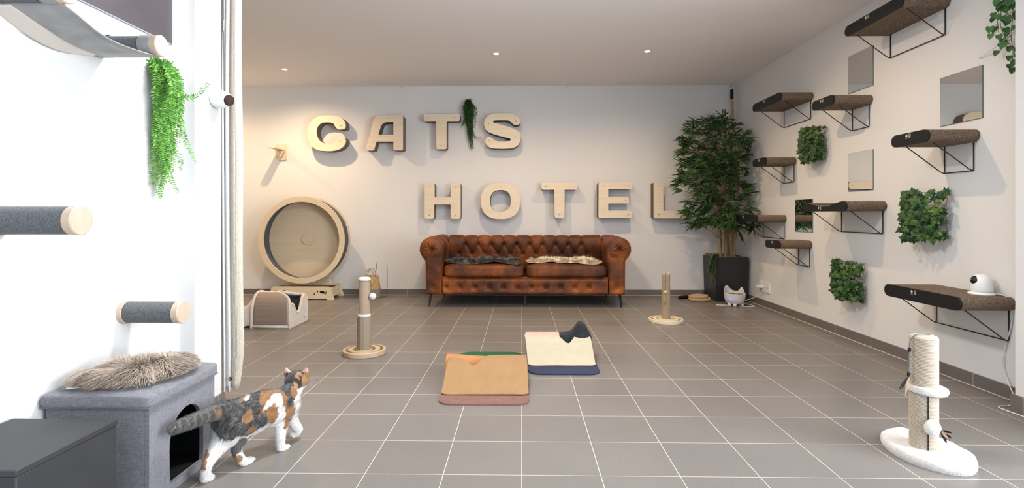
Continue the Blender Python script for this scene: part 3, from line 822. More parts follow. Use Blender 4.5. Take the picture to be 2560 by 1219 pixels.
pb = thing('scratching_post', 'scratching post of golden rope on a ball track with red and yellow balls', 'scratching post', (1.352, 5.03, 0), group='scratching posts on round wooden ball tracks')
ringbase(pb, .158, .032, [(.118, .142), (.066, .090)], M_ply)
obj('rope_wrap', MB().lathe([(.042, .03), (.046, .03), (.046, .036)]+wound(.0395, .036, .43, .0048, .0018), 32), M_sisal3, pb)
obj('top_cap', MB().lathe([(.040, .430), (.0405, .445), (.039, .452), (.034, .455), (.001, .456)], 32), M_sisal2, pb)
st_ = obj('toy_string', MB().tube(curve3([(.0, -.01, .458), (-.012, -.038, .452), (-.016, -.043, .43), (-.017, -.044, .38), (-.017, -.044, .30)], 4), .0018, 6), M_leather_dark, pb)
obj('wooden_bead', MB().ball((-.017, -.047, .286), .0135, 16), M_ply, st_)
M_toy = mat('pinkish feather', (.45, .28, .18), .9)
obj('toy_feather', MB().lathe([(.001, .272), (.006, .25), (.009, .21), (.006, .18), (.001, .165)], 12, Matrix.Translation((-.020, -.052, 0))), M_toy, st_)
M_red = mat('red ball', (.45, .02, .02), .35); M_yel = mat('yellow ball', (.75, .50, .06), .35)
def loose(name, m, loc, r, label): tag(obj(name, MB().ball((0, 0, 0), r, 16), m, loc=loc), label, 'ball')
loose('toy_ball', M_red, (1.352-.128, 5.03-.02, .024), .0115, 'small red ball in the groove of the far scratching post')
loose('toy_ball', M_yel, (1.352+.055, 5.03-.055, .024), .0115, 'small yellow ball in the groove of the far scratching post')

# near post with the oval plush foot
pc_ = thing('scratching_post', 'tall pale rope scratching post with white plush oval foot, nearest on the right', 'scratching post', (1.69, 2.26, 0))
def oval(u, v):
    th = 2*PI*u; r = v; n = .004*mnoise.noise(Vector((math.cos(th)*3*r, math.sin(th)*3*r, 5)))*2
    if v > .9:
        q = (v-.9)/.1; rr = 1+.03*math.sin(q*PI); z = .036*(1-q)*1.0+.0
    else: rr = v/.9; z = .036+.004*(1-v)+n
    return (.137*rr*math.cos(th)*1.0+.02*rr*math.sin(th)*0, .188*rr*math.sin(th), max(z, 0))
obj('plush_foot', MB().grid(oval, 80, 40, wrap=True), M_plush, pc_, ang=180)
obj('lower_rope_wrap', MB().lathe(wound(.0505, .036, .268, .0058, .0022, 40), 40, Matrix.Translation((-.014, -.005, 0))), M_sisal, pc_)
obj('upper_rope_wrap', MB().lathe(wound(.0505, .285, .492, .0058, .0022, 40)+[(.047, .496), (.035, .501), (.001, .502)], 40, Matrix.Translation((-.014, -.005, 0))), M_sisal, pc_)
obj('plush_collar', MB().lathe([(.045, .262), (.058, .258), (.069, .264), (.073, .275), (.070, .287), (.058, .293), (.045, .290)], 48, Matrix.Translation((-.014, -.005, 0)) @ Matrix.Rotation(.05, 4, 'Y')), M_plush, pc_)
bk = Vector((-.014, -.005, 0))
obj('dark_seam_cord', MB().tube([bk+Vector((-.018, -.0485, .04+.225*k/8)) for k in range(9)], .0022, 8), M_black, pc_)
ts = obj('toy_string', MB().tube([bk+Vector(p) for p in curve3([(.02, -.01, .503), (-.01, -.012, .507), (-.040, -.010, .503), (-.060, -.008, .480), (-.065, -.008, .44), (-.066, -.008, .39), (-.067, -.008, .34)], 5)], .0022, 8), M_greyrope, pc_)
obj('cord_clip', MB().tube([bk+Vector((-.0645, -.008, .448)), bk+Vector((-.065, -.008, .432))], .0058, 12).tube([bk+Vector((-.067, -.008, .345)), bk+Vector((-.068, -.008, .330))], .006, 12), M_black, ts)
def feather(mb, p, d, L, w):
    p = Vector(p); d = Vector(d).normalized(); s = d.cross(Vector((.3, 1, .2))).normalized()
    n = 8; vs = []
    for k in range(n+1):
        f = k/n; ww = w*math.sin(PI*min(1, f*.9+.08))**.7
        c = p+d*L*f+Vector((0, 0, -.25*L*f*f))
        vs += [c-s*ww, c+Vector((0, -ww*.25, 0)), c+s*ww]
    mb.add(vs, [(k*3+a, k*3+a+1, k*3+a+4, k*3+a+3) for k in range(n) for a in (0, 1)])
fm = MB(); feather(fm, bk+Vector((-.068, -.010, .33)), (-.55, .0, -.55), .058, .005); feather(fm, bk+Vector((-.068, -.010, .33)), (-.35, .1, -.6), .05, .004)
obj('black_feather', fm, M_black, ts)
fm = MB(); feather(fm, bk+Vector((-.067, -.010, .33)), (-.2, 0, -.8), .066, .005)
obj('tan_feather', fm, M_toy, ts)
mo = obj('plush_mouse', MB().ball(bk+Vector((-.020, -.074, .142)), (.030, .026, .033), 24), M_plush, pc_, ang=180)
fm = MB()
for d, L in (((.7, -.4, -.3), .036), ((.4, -.6, .3), .03), ((.8, -.2, .15), .038), ((.2, -.5, -.8), .036), ((.6, -.6, -.7), .034)):
    feather(fm, bk+Vector((-.002, -.094, .136)), d, L, .006)
obj('feather_tuft', fm, [M_black], mo)
fm = MB()
for d, L in (((.7, -.5, .0), .028), ((.4, -.5, -.5), .03)): feather(fm, bk+Vector((-.003, -.097, .136)), d, L, .005)
obj('tan_feather', fm, M_toy, mo)

# ============================================================ felt activity mats
def feltmat(nm, a, b):
    m, t, p = nt(nm)
    n = tex(t, scale=18, detail=8, Roughness=.8); n2 = tex(t, scale=500, detail=3)
    t.links.new(ramp(t, n.outputs[0], [(.3, a), (.75, b)]), p.inputs['Base Color']); p.inputs['Roughness'].default_value = .95; p.inputs['Specular IOR Level'].default_value = .1; p.inputs['Sheen Weight'].default_value = .06
    bump(t, p, n2.outputs[0], .4, .002); return m
F_mauve = feltmat('mauve felt', (.165, .080, .062), (.235, .130, .108)); F_tan = feltmat('tan felt', (.285, .165, .075), (.34, .205, .10))
F_orange = feltmat('orange felt', (.40, .175, .07), (.47, .215, .095)); F_green = feltmat('green felt', (.006, .075, .030), (.018, .115, .048))
F_navy = feltmat('navy felt', (.018, .024, .055), (.035, .045, .085)); F_cream = feltmat('cream felt', (.42, .37, .265), (.48, .43, .32))
F_char = feltmat('charcoal felt', (.016, .017, .020), (.035, .036, .042)); F_pink = feltmat('dusty pink felt', (.45, .32, .26), (.55, .40, .33))
def flat_mat(x0, x1, y0, y1, m, parent, nm, z=0, th=.009, rad=.08):
    o = obj(nm, MB().prism([rounded([(x0, y0), (x1, y0), (x1, y1), (x0, y1)], rad, 10)], z, z+th), m, parent, bev=.002); return o
def felt_sheet(nm, m, parent, xs0, xs1, prof, notch=None, zig=None, th=.008, nu=90, corner=.05, slope=0):
    """sheet swept along prof (y, z) from the front edge up and over; notch: function x -> max profile fraction"""
    c = curve3([(a, b, 0) for a, b in prof], 6)
    def fn(u, v):
        f1 = notch(u) if notch else 1
        f0 = 0
        e = min(u, 1-u)*(xs1(0)-xs0(0))
        if e < corner: f0 = .13*(1-e/corner)**2
        if zig and .2 < u < .85 : f0 += .011*(math.sin(u*zig)+1)
        f = (f0+(f1-f0)*v)*(len(c)-1); i = min(int(f), len(c)-2); q = f-i
        y = c[i].x*(1-q)+c[i+1].x*q; z = c[i].y*(1-q)+c[i+1].y*q
        x = xs0(f/(len(c)-1))*(1-u)+xs1(f/(len(c)-1))*u
        return (x, y, z*(1-slope*u)+.003*mnoise.noise(Vector((x*6, y*6, 7))))
    return obj(nm, MB().grid(fn, nu, 48), m, parent, ang=180, solid=th)
m1 = thing('activity_mat', 'folded felt play mat of tan and orange sheets on mauve and green layers', 'cat play mat', (0, 0, 0), group='folded felt play mats on the floor')
flat_mat(-.447, .040, 2.795, 3.36, F_mauve, m1, 'base_layer', 0)
flat_mat(-.44, .005, 3.36, 3.86, F_green, m1, 'green_layer', 0, rad=.10)
lo = lambda f: -.455+.02*f; hi = lambda f: .045-.045*min(1, f*1.3)
def n1(u):
    g = (u-.35)/.135
    base = .80 if u < .2 else 1.0
    d = .29*math.exp(-g*g*1.3)
    k = .80 if u < .22 else (.80+.20*min(1, (u-.22)/.3))
    return k-d
felt_sheet('tan_sheet', F_tan, m1, lambda f: -.437-.012*(1-f), lambda f: .040-.014*f, [(2.925, .014), (2.95, .022), (3.02, .055), (3.09, .098), (3.15, .128), (3.21, .140), (3.27, .139)], notch=n1, zig=118)
felt_sheet('orange_sheet', F_orange, m1, lambda f: -.462, lambda f: -.13, [(3.19, .07), (3.215, .113), (3.255, .135), (3.32, .130), (3.41, .085), (3.50, .012)], corner=0, slope=.13)
felt_sheet('tan_sheet_back', F_tan, m1, lambda f: -.12, lambda f: .026, [(3.25, .138), (3.33, .125), (3.40, .09), (3.46, .04), (3.50, .012)], corner=0)
m2 = thing('activity_mat', 'folded felt play mat with a cream sheet and charcoal peak on navy felt', 'cat play mat', (0, 0, 0), group='folded felt play mats on the floor')
flat_mat(.042, .497, 3.335, 3.9, F_navy, m2, 'base_layer', 0, rad=.09)
def n2(u):
    g = (u-.64)/.155
    return 1.0-.42*math.exp(-g*g*1.2)-(.05 if u > .8 else 0)*1
felt_sheet('cream_sheet', F_cream, m2, lambda f: .045-.030*f, lambda f: .488-.020*f, [(3.50, .014), (3.525, .022), (3.575, .06), (3.62, .105), (3.66, .142), (3.70, .160), (3.73, .163)], notch=n2, zig=118)
c2 = curve3([(.15, .150, 0), (.22, .166, 0), (.30, .168, 0), (.35, .180, 0), (.38, .215, 0), (.40, .240, 0), (.418, .246, 0), (.437, .235, 0), (.462, .195, 0), (.482, .15, 0), (.488, .05, 0)], 7)
def peak(u, v):
    f = u*(len(c2)-1); i = min(int(f), len(c2)-2); q = f-i
    x = c2[i].x*(1-q)+c2[i+1].x*q; z = c2[i].y*(1-q)+c2[i+1].y*q
    k = 1-(2*v-1)**2*.55
    y = 3.655+.23*v
    k = math.sin(PI/2*min(1, v/.28))**.7 if v < .28 else (1 if v < .6 else math.cos(PI/2*(v-.6)/.4*.92))
    return (x, y, max(.012, z*k))
obj('charcoal_sheet', MB().grid(peak, 90, 30), F_char, m2, ang=180, solid=.007)
felt_sheet('pink_sheet', F_pink, m2, lambda f: .025, lambda f: .26, [(3.68, .150), (3.73, .170), (3.79, .165), (3.84, .11), (3.87, .012)], corner=0)
flat_mat(.03, .47, 3.86, 3.92, F_char, m2, 'rear_flap', .009, rad=.02)

# ============================================================ basket with wands
M_bask = mat('golden seagrass', (.34, .21, .075), .8, var=(.58, .40, .17), vs=60, bm=(120, .6, .004))
M_bask2 = mat('grey basket band', (.20, .175, .14), .8, var=(.30, .26, .20), vs=60, bm=(120, .6, .004))
bs = thing('woven_basket', 'small golden woven basket with two handles behind the herringbone post', 'basket', (-1.83, 6.42, 0))
def wov(r0, r1, z0, z1):
    prof = []; n = int((z1-z0)/.008)
    for i in range(n+1):
        f = i/n; prof.append((r0+(r1-r0)*f+.002*(i % 2), z0+(z1-z0)*f))
    return prof
obj('lower_band', MB().lathe([(.001, .0)]+wov(.118, .120, .002, .115), 40, cap=False, sy=.72), M_bask2, bs)
obj('basket_body', MB().lathe(wov(.119, .096, .115, .265)+[(.090, .262), (.105, .10), (.105, .02), (.001, .02)], 40, cap=False, sy=.72), M_bask, bs)
for y in (-.05, .05):
    obj('handle', MB().tube(curve3([(-.045, y, .24), (-.048, y, .28), (-.025, y*1.1, .335), (.0, y*1.1, .35), (.03, y*1.1, .335), (.05, y, .28), (.047, y, .24)], 5), .0045, 8), M_sisal3, bs)
tag(obj('toy_wand', MB().tube([(-1.80, 6.42, .03), (-1.735, 6.36, .44)], .0028, 8), M_leather_dark), 'thin dark wand leaning out of the woven basket', 'cat toy')
tag(obj('toy_wand', MB().tube(curve3([(-1.64, 6.40, .004), (-1.66, 6.56, .12), (-1.685, 6.645, .38)], 6), .0016, 8), M_wire), 'very thin wire wand leaning on the wall right of the basket', 'cat toy')

# ============================================================ bamboo in a black pot
def leaf(mb, p, d, L, w, up=None, fold=.25, droop=.2):
    d = Vector(d).normalized(); up = up or Vector((0, 0, 1))
    s = d.cross(up); s = s.normalized() if s.length > .05 else Vector((1, 0, 0)); n = s.cross(d)
    P = [Vector(p)]; vs = [P[0]]
    for f, ww in ((.3, 1), (.65, .72)):
        c = P[0]+d*L*f+Vector((0, 0, -droop*L*f*f)); vs += [c-s*w*ww+n*w*fold, c, c+s*w*ww+n*w*fold]
    vs.append(P[0]+d*L+Vector((0, 0, -droop*L)))
    mb.add(vs, [(0, 2, 1), (0, 3, 2), (1, 2, 5, 4), (2, 3, 6, 5), (4, 5, 7), (5, 6, 7)])
M_bam = leafmat('bamboo leaves', [(.012, .030, .010), (.022, .060, .014), (.035, .095, .020), (.016, .040, .012), (.05, .13, .03)], .42)
M_stem = wood('bamboo stem', (.20, .125, .06), (.38, .26, .14), st=(6, 6, .6))
pl = thing('potted_bamboo', 'tall leafy bamboo in a black square pot in the far right corner', 'potted plant', (2.42, 6.40, 0))
M_pot = mat('matt black planter', (.012, .012, .013), .45)
X0, X1, Y0_, Y1_ = -.185, .195, -.21, .22
pt = MB()
def ringq(dx, z): return [(X0+dx, Y0_+dx, z), (X1-dx, Y0_+dx, z), (X1-dx, Y1_-dx, z), (X0+dx, Y1_-dx, z)]
vs = ringq(.012, 0)+ringq(0, .51)+ringq(.022, .51)+ringq(.03, .44)
fs = [(0, 3, 2, 1), (12, 13, 14, 15)]
for a in (0, 4, 8):
    for k in range(4): fs.append((a+k, a+(k+1) % 4, a+4+(k+1) % 4, a+4+k))
pt.add(vs, fs); obj('planter', pt, M_pot, pl, bev=.004)
M_rim = mat('brown planter rim', (.30, .18, .09), .7)
obj('coir_top', MB().box(X0+.03, X1-.03, Y0_+.03, Y1_-.03, .44, .485), mat('coir', (.20, .12, .06), .95, bm=(80, 1, .02)), pl)
obj('cardboard_collar', MB().box(X0+.022, X1-.022, Y0_+.022, Y0_+.028, .45, .518).box(X0+.022, X0+.028, Y0_+.03, Y1_-.03, .45, .518).box(X0+.022, X1-.022, Y1_-.03, Y1_-.022, .45, .530), M_rim, pl)
rnd = random.Random(11)
stems = [(-.07, -.05, -.10, -.12, 1.95, .016), (.0, -.02, -.02, -.05, 2.15, .024), (.05, .02, .05, -.02, 2.10, .020), (.09, -.06, .10, -.15, 1.8, .014), (-.03, .05, -.12, .0, 1.9, .014), (.03, -.08, .02, -.12, 1.7, .012), (.11, .03, .12, .0, 1.9, .013)]
tops = []
for x, y, tx, ty, h, r in stems:
    pts = []
    for k in range(13):
        f = k/12; pts.append(Vector((x+(tx-x)*f+.012*math.sin(f*9+x*40), y+(ty-y)*f+.012*math.cos(f*8+y*50), .46+(h-.46)*f)))
    rr = [r*(1-.6*k/12)*(1.12 if k % 2 else 1) for k in range(13)]
    obj('stem', MB().tube(pts, rr, 10), M_stem, pl); tops.append(pts)
fo = MB(); tw = MB()
ells = [(1785, 365, 88, 70, 130, 6.15, .32), (1760, 335, 50, 40, 30, 6.2, .2), (1765, 450, 72, 60, 95, 6.15, .30), (1745, 530, 34, 34, 30, 6.2, .2), (1815, 500, 62, 70, 75, 6.1, .25), (1845, 545, 42, 36, 50, 5.95, .15), (1800, 440, 60, 60, 60, 6.2, .25), (1845, 370, 32, 40, 30, 5.95, .15), (1798, 305, 22, 20, 9, 6.2, .1), (1715, 365, 22, 22, 12, 6.15, .12), (1708, 440, 14, 34, 9, 6.2, .1)]
def clampw(p):
    p.x = min(p.x, 2.63); p.y = min(p.y, 6.64); return p
for cu, cv_, ru, rv, n, yd, dd in ells:
    for i in range(n):
        a = rnd.random()*2*PI; r = math.sqrt(rnd.random()); ph = rnd.uniform(-1, 1)
        c = at(cu+ru*r*math.cos(a), cv_+rv*r*math.sin(a), yd+dd*ph*math.sqrt(max(0, 1-r*r)))
        q = c-pl.location
        out = Vector((q.x*1.2+rnd.uniform(-.3, .3), q.y+.12+rnd.uniform(-.3, .3), (q.z-1.35)*.35+rnd.uniform(-.25, .35)))
        out.normalize()
        st = min((p for tp in tops for p in tp), key=lambda p: (p-q).length+abs(p.z+.18-q.z)*.8)
        tw.tube(curve3([st, (st+q)/2+Vector((0, 0, .04)), q], 3), .0016, 5)
        for k in range(rnd.randint(5, 8)):
            an = rnd.uniform(-1.15, 1.15); sd = out.cross(Vector((0, 0, 1))).normalized() if abs(out.z) < .98 else Vector((1, 0, 0))
            d = out*math.cos(an)+sd*math.sin(an)+Vector((0, 0, rnd.uniform(-.55, .35)))
            leaf(fo, q+out*rnd.uniform(-.03, .03), d, rnd.uniform(.085, .150), rnd.uniform(.0055, .009), Vector((rnd.uniform(-.7, .7), -.8, rnd.uniform(-.2, 1))), droop=rnd.uniform(.05, .4))
bx_, by_ = pl.location.x, pl.location.y
fo.v = [(min(x, 2.635-bx_), min(y, 6.65-by_), z) for x, y, z in fo.v]; tw.v = [(min(x, 2.635-bx_), min(y, 6.65-by_), z) for x, y, z in tw.v]
obj('foliage', fo, M_bam, pl, smooth=False); obj('twigs', tw, M_stem, pl)
# small trailing plant at the planter's left corner
tr = MB(); trs = MB()
for k in range(9):
    p0 = Vector((X0+rnd.uniform(-.005, .06), Y0_+rnd.uniform(-.005, .03), .53)); sp = rnd.uniform(.12, .32)
    pp = curve3([p0, p0+Vector((-.03-rnd.random()*.02, -.03, .02)), p0+Vector((-.045-rnd.random()*.03, -.035, -sp*.5)), p0+Vector((-.05-rnd.random()*.04, -.035, -sp))], 5)
    trs.tube(pp, .0012, 5)
    for q in pp[3:]:
        for s_ in (-1, 1): leaf(tr, q, (s_*.6+rnd.uniform(-.3, .3), -.4, -.8), rnd.uniform(.03, .05), .008, droop=.3)
tr_ = obj('trailing_leaves', tr, M_bam, pl, smooth=False); obj('trailing_stems', trs, M_stem, pl)

# ============================================================ rope in the corner
rp = thing('hanging_rope', 'thick jute rope hanging on a steel hook in the far right ceiling corner', 'rope', (2.565, 6.56, ZC))
M_steel = mat('steel', (.45, .44, .42), .3, metal=1)
def twist(pts, r, tw=26):
    mb = MB(); P = [Vector(p) for p in pts]; L = [0]
    for i in range(1, len(P)): L.append(L[-1]+(P[i]-P[i-1]).length)
    for s in range(3):
        out = []
        for i, p in enumerate(P):
            t = (P[min(i+1, len(P)-1)]-P[max(i-1, 0)]).normalized(); a = Vector((0, 0, 1)) if abs(t.z) < .9 else Vector((1, 0, 0))
            nx = t.cross(a).normalized(); ny = t.cross(nx); an = L[i]*tw*2*PI/2+s*2*PI/3
            out.append(p+(nx*math.cos(an)+ny*math.sin(an))*r*.52)
        mb.tube(out, r*.62, 8)
    return mb
obj('steel_hook', MB().tube([(0, 0, -.0), (0, 0, -.03)], .004, 8).tube([(.022*math.sin(k*PI/8), 0, -.055+.024*math.cos(k*PI/8)) for k in range(16)], .0045, 8, closed=True), M_steel, rp)
obj('black_whipping', MB().tube([(0, 0, -.085), (0, 0, -.20)], .019, 16), M_black, rp)
obj('rope_strands', twist([(0.012*math.sin(k*.09), 0, -.19-.02*k) for k in range(86)], .017), M_jute, rp)
cl = thing('coiled_rope', 'thick jute rope end coiled on the floor left of the black planter', 'rope', (2.075, 6.30, 0))
cp = curve3([(.10, .13, .02), (-.02, .10, .022), (-.13, .0, .02), (-.10, -.09, .02), (.03, -.115, .02), (.13, -.07, .022), (.10, .0, .05), (-.02, .03, .052), (-.13, -.03, .05), (-.06, -.10, .052), (.06, -.10, .052), (.11, -.03, .055)], 8)
cp = [Vector((p.x*.75, p.y, p.z)) for p in cp]
obj('rope_strands', twist(cp, .0185), M_jute, cl)
obj('black_whipping', MB().tube([(-.09, .12, .021), (-.15, .10, .02), (-.205, .07, .02)], .02, 14), M_black, cl)
cp2 = curve3([(-.08, .12, .021), (.0, .14, .022), (.075, .13, .02)], 6)
obj('rope_end', twist(cp2, .0185), M_jute, cl)

# ============================================================ water fountain, socket
M_fount = mat('white glossy plastic', (.66, .63, .60), .3)
fo_ = thing('water_fountain', 'white cat-eared drinking fountain glowing blue, beside the black planter', 'pet fountain', (2.345, 5.92, 0))
def ft(u, v):
    th = 2*PI*u; prof = [(.001, .028), (.06, .028), (.082, .034), (.096, .055), (.106, .09), (.111, .135)]
    if v < .72:
        f = v/.72*(len(prof)-1); i = min(int(f), len(prof)-2); q = f-i
        r = prof[i][0]*(1-q)+prof[i+1][0]*q; z = prof[i][1]*(1-q)+prof[i+1][1]*q
    else:
        q = (v-.72)/.28; r = .111-.002*q
        a = math.sin(th)                               # back is +y
        ear = .062*math.exp(-((math.degrees(th)-115)/24)**2)+.052*math.exp(-((math.degrees(th)-28)/15)**2)+.012*(.5+.5*a)
        z = .135+(.004+ear)*q
        r *= 1+.06*q*(ear/.06)
    return (r*math.cos(th), r*math.sin(th), z)
obj('bowl_shell', MB().grid(ft, 96, 40, wrap=True), M_fount, fo_, ang=180, solid=.005)
obj('water_tray', MB().lathe([(.001, .118), (.06, .118), (.104, .128)], 40, cap=False), mat('dark water tray', (.07, .055, .045), .15), fo_)
obj('flower_spout', MB().ball((.025, .0, .128), (.010, .010, .014), 12).ball((.012, .01, .126), (.008, .008, .011), 12), mat('clear grey plastic', (.4, .36, .33), .2), fo_)
for an in (250, 330, 205, 100, 30):
    a = math.radians(an); obj('paw_foot', MB().ball((.075*math.cos(a), .075*math.sin(a), .019), (.021, .023, .024), 16), M_fount, fo_)
M_blue = mat('blue light', (.3, .35, .9), .4, emis=((.16, .22, 1.0), .9))
a0 = -2.42
def onb(an, z, rr=.1075): return Vector((rr*math.cos(an), rr*math.sin(an), z))
def patch(c_an, c_z, dx, dz, h): 
    return [onb(c_an-dx, c_z-dz+h), onb(c_an+dx, c_z-dz-h), onb(c_an+dx, c_z+dz-h), onb(c_an-dx, c_z+dz+h)]
g = MB(); pts = [onb(a0+.11*math.cos(k*PI/6), .088+.0105*math.sin(k*PI/6), .1105) for k in range(12)]
g.add(pts, [tuple(range(12))])
for sg in (-1, 1):
    for k in (-1, 0, 1):
        A = a0+sg*.2; B = a0+sg*.62
        g.add([onb(A, .088+k*.006, .1108), onb(B, .088+k*.016, .1112), onb(B, .0895+k*.016, .1112), onb(A, .090+k*.006, .1108)], [(0, 1, 2, 3)])
obj('whisker_light', g, M_blue, fo_, smooth=False)
M_cable = mat('white cable', (.70, .68, .66), .5)
obj('power_cable', MB().tube(curve3([(.09, .06, .03), (.16, .04, .012), (.20, -.05, .004), (.15, -.09, .004), (.05, -.06, .004), (-.10, .02, .004), (-.17, .06, .004), (-.19, .03, .004), (-.14, -.005, .004), (-.09, -.01, .012)], 6), .003, 8), M_cable, fo_)
obj('power_cord', MB().tube(curve3([(.08, .05, .05), (.17, .07, .055), (.25, .0, .11), (.275, -.06, .16), (.28, -.09, .215)], 6), .003, 8), M_cable, fo_)
so = thing('wall_socket', 'double white wall socket with plugs low on the right wall', 'socket', (XR, 5.885, .214))
obj('cover_plate', MB().prism([rounded([(-.145, -.055), (.125, -.055), (.125, .055), (-.145, .055)], .006)], 0, .011, MX), M_white, so, bev=.002)
for y in (-.105,):
    obj('socket_slots', MB().box(-.0115, -.011, y-.012, y-.008, -.010, .008).box(-.0115, -.011, y+.008, y+.012, -.010, .008), M_black, so)
    obj('socket_slots', MB().box(-.0115, -.011, -.045-.012, -.045-.008, -.010, .008).box(-.0115, -.011, -.045+.008, -.045+.012, -.010, .008), M_black, so)
obj('charger_plug', MB().box(-.065, -.011, .035, .065, -.012, .014).box(-.055, -.011, -.002, .024, -.012, .012), M_white, so, bev=.003)
print('objects ok')
# ============================================================ ivy panels on the right wall
M_ivy = leafmat('ivy leaves', [(.008, .024, .008), (.014, .045, .010), (.035, .095, .016), (.010, .032, .010), (.07, .16, .022), (.018, .050, .014)], .45)
def ivyleaf(mb, p, n, up, s):
    n = Vector(n).normalized(); up = Vector(up); up = (up-n*up.dot(n)).normalized(); r = n.cross(up)
    pts = [(0, -.18, .0), (.26, -.34, -.05), (.20, -.05, .02), (.60, .02, -.12), (.28, .28, .0), (0, .80, -.16), (-.28, .28, .0), (-.60, .02, -.12), (-.20, -.05, .02), (-.26, -.34, -.05)]
    vs = [Vector(p)+(r*x+up*y+n*z)*s for x, y, z in pts]+[Vector(p)+(n*.07+up*.12)*s]
    mb.add(vs, [(k, (k+1) % 10, 10) for k in range(10)])
M_mesh = mat('dark green wire mesh', (.012, .03, .022), .5)
def ivypanel(y, z, w, h, label, seed, tilt=0):
    rnd = random.Random(seed)
    t = thing('ivy_panel', label, 'artificial ivy', (XR, y, z), group='artificial ivy panels on the right wall')
    def surf(a, b):                                     # a along y (-.5..5), b along z: a mat bowed off the wall
        return Vector((-.018-.070*(1-(2*a)**2)*1.0-.02*(1-(2*b)**2), a*w, b*h))
    g = MB()
    for k in range(8):
        g.tube([surf(-.5+k/7, -.5+j/8) for j in range(9)], .0013, 5); g.tube([surf(-.5+j/8, -.5+k/7) for j in range(9)], .0013, 5)
    obj('wire_mesh', g, M_mesh, t)
    lv = MB(); st = MB()
    for i in range(330):
        a, b = rnd.uniform(-.54, .50), rnd.uniform(-.53, .53)
        base = surf(max(-.5, min(.5, a)), max(-.5, min(.5, b)))
        p = base+Vector((-rnd.uniform(.005, .06), 0, 0)); p.y += (a-max(-.5, min(.5, a)))*w; p.z += (b-max(-.5, min(.5, b)))*h
        n = Vector((-1, -.55+rnd.uniform(-.7, .7), rnd.uniform(-.3, .8))); up = Vector((rnd.uniform(-.3, .3), rnd.uniform(-1, 1), rnd.uniform(-1, .4)))
        ivyleaf(lv, p, n, up, rnd.uniform(.030, .054)); 
        if i % 3 == 0: st.tube([base, p], .0011, 4)
    lv.v = [(min(x, -.004), yy, zz) for x, yy, zz in lv.v]
    obj('ivy_leaves', lv, M_ivy, t, smooth=False); obj('ivy_stems', st, M_mesh, t)
ivypanel(4.80, 1.625, .27, .29, 'smallest looking leafy ivy panel, uppermost beside a short shelf', 21)
ivypanel(3.49, .998, .31, .29, 'largest looking bowed ivy panel, below the nearest mirror, wire edge showing', 22)
ivypanel(4.28, .485, .29, .29, 'leafy ivy panel lowest on the wall above the skirting tiles', 23)

# heart-leaf garland at the top of the pillar edge
M_pothos = leafmat('heart leaves', [(.03, .085, .02), (.05, .14, .03), (.02, .06, .015), (.07, .17, .04)], .4)
gr = thing('leaf_garland', 'heart-leaved green garland hanging at the top right beside the pillar', 'artificial garland', (2.60, 2.86, 2.612))
rnd = random.Random(5); lv = MB(); st = MB()
def heart(mb, p, n, up, s):
    n = Vector(n).normalized(); up = Vector(up); up = (up-n*up.dot(n)).normalized(); r = n.cross(up)
    pts = [(0, 0, 0), (.28, .14, .03), (.50, -.08, .06), (.44, -.50, .04), (0, -1.05, -.08), (-.44, -.50, .04), (-.50, -.08, .06), (-.28, .14, .03)]
    vs = [Vector(p)+(r*x+up*y+n*z)*s for x, y, z in pts]+[Vector(p)+(up*-.45-n*.04)*s]
    mb.add(vs, [(k, (k+1) % 8, 8) for k in range(8)])
for k, (dy, ln) in enumerate(((.0, .82), (.055, .80), (-.05, .78), (-.02, .62), (.03, .56), (.08, .72))):
    pts = [Vector((-.03*math.sin(j*.9+k), dy+.018*math.sin(j*1.3+k*2), -ln*j/12)) for j in range(13)]
    pts = curve3(pts, 3); st.tube(pts, .0014, 5)
    for j, p in enumerate(pts):
        if (j+k) % 3 < 2 and rnd.random() < .85:
            sd = rnd.choice((-1, 1)); q = p+Vector((rnd.uniform(-.03, .01), sd*rnd.uniform(.012, .03), -.01))
            st.tube([p, q], .001, 4)
            heart(lv, q, (-.8+rnd.uniform(-.3, .3), -.8+rnd.uniform(-.5, .5), .2), (rnd.uniform(-.2, .2), sd*-.3, 1), rnd.uniform(.026, .038))
lv.v = [(min(x, .045), max(y, -.085), z) for x, y, z in lv.v]
obj('leaves', lv, M_pothos, gr, smooth=False); obj('vine', st, M_pothos, gr)
cb = obj('cable', MB().tube(curve3([(2.642, 3.13, 1.905), (2.60, 2.95, 1.93), (2.545, 2.80, 1.955), (2.515, 2.62, 2.03), (2.512, 2.45, 2.10)], 6), .0025, 6), M_cable)
tag(cb, 'thin white cable strung across the right pillar near the ceiling', 'cable')

# ============================================================ cameras
cm = thing('security_camera', 'white dome camera with black face standing on the nearest shelf', 'camera', (2.575, 3.035, .556), (0, 0, math.radians(-30)))
obj('camera_body', MB().lathe([(.001, .018), (.050, .018), (.052, .024), (.048, .060), (.043, .092), (.034, .105), (.020, .111), (.001, .113)], 40), M_white, cm, ang=60)
obj('camera_base', MB().lathe([(.001, 0), (.060, 0), (.062, .005), (.056, .012), (.046, .018), (.001, .018)], 40), M_white, cm, ang=60)
obj('black_face', MB().ball((-.026, -.014, .078), (.026, .024, .026), 24), mat('glossy black', (.006, .006, .007), .15), cm)
obj('camera_lens', MB().ball((-.049, -.022, .082), (.005, .006, .006), 12), M_mglass, cm)
wc = obj('power_cable', MB().tube(curve3([(2.62, 3.01, .565), (2.645, 2.95, .55), (2.643, 2.925, .46), (2.64, 2.93, .39), (2.638, 2.96, .28), (2.632, 2.97, .18), (2.625, 2.93, .10), (2.60, 2.86, .03), (2.54, 2.83, .004), (2.53, 2.83, .004), (2.47, 2.80, .004), (2.49, 2.60, .004), (2.50, 2.3, .004)], 8), .003, 8), M_cable)
tag(wc, 'white cable running down from the nearest shelf to the floor at the pillar', 'cable')
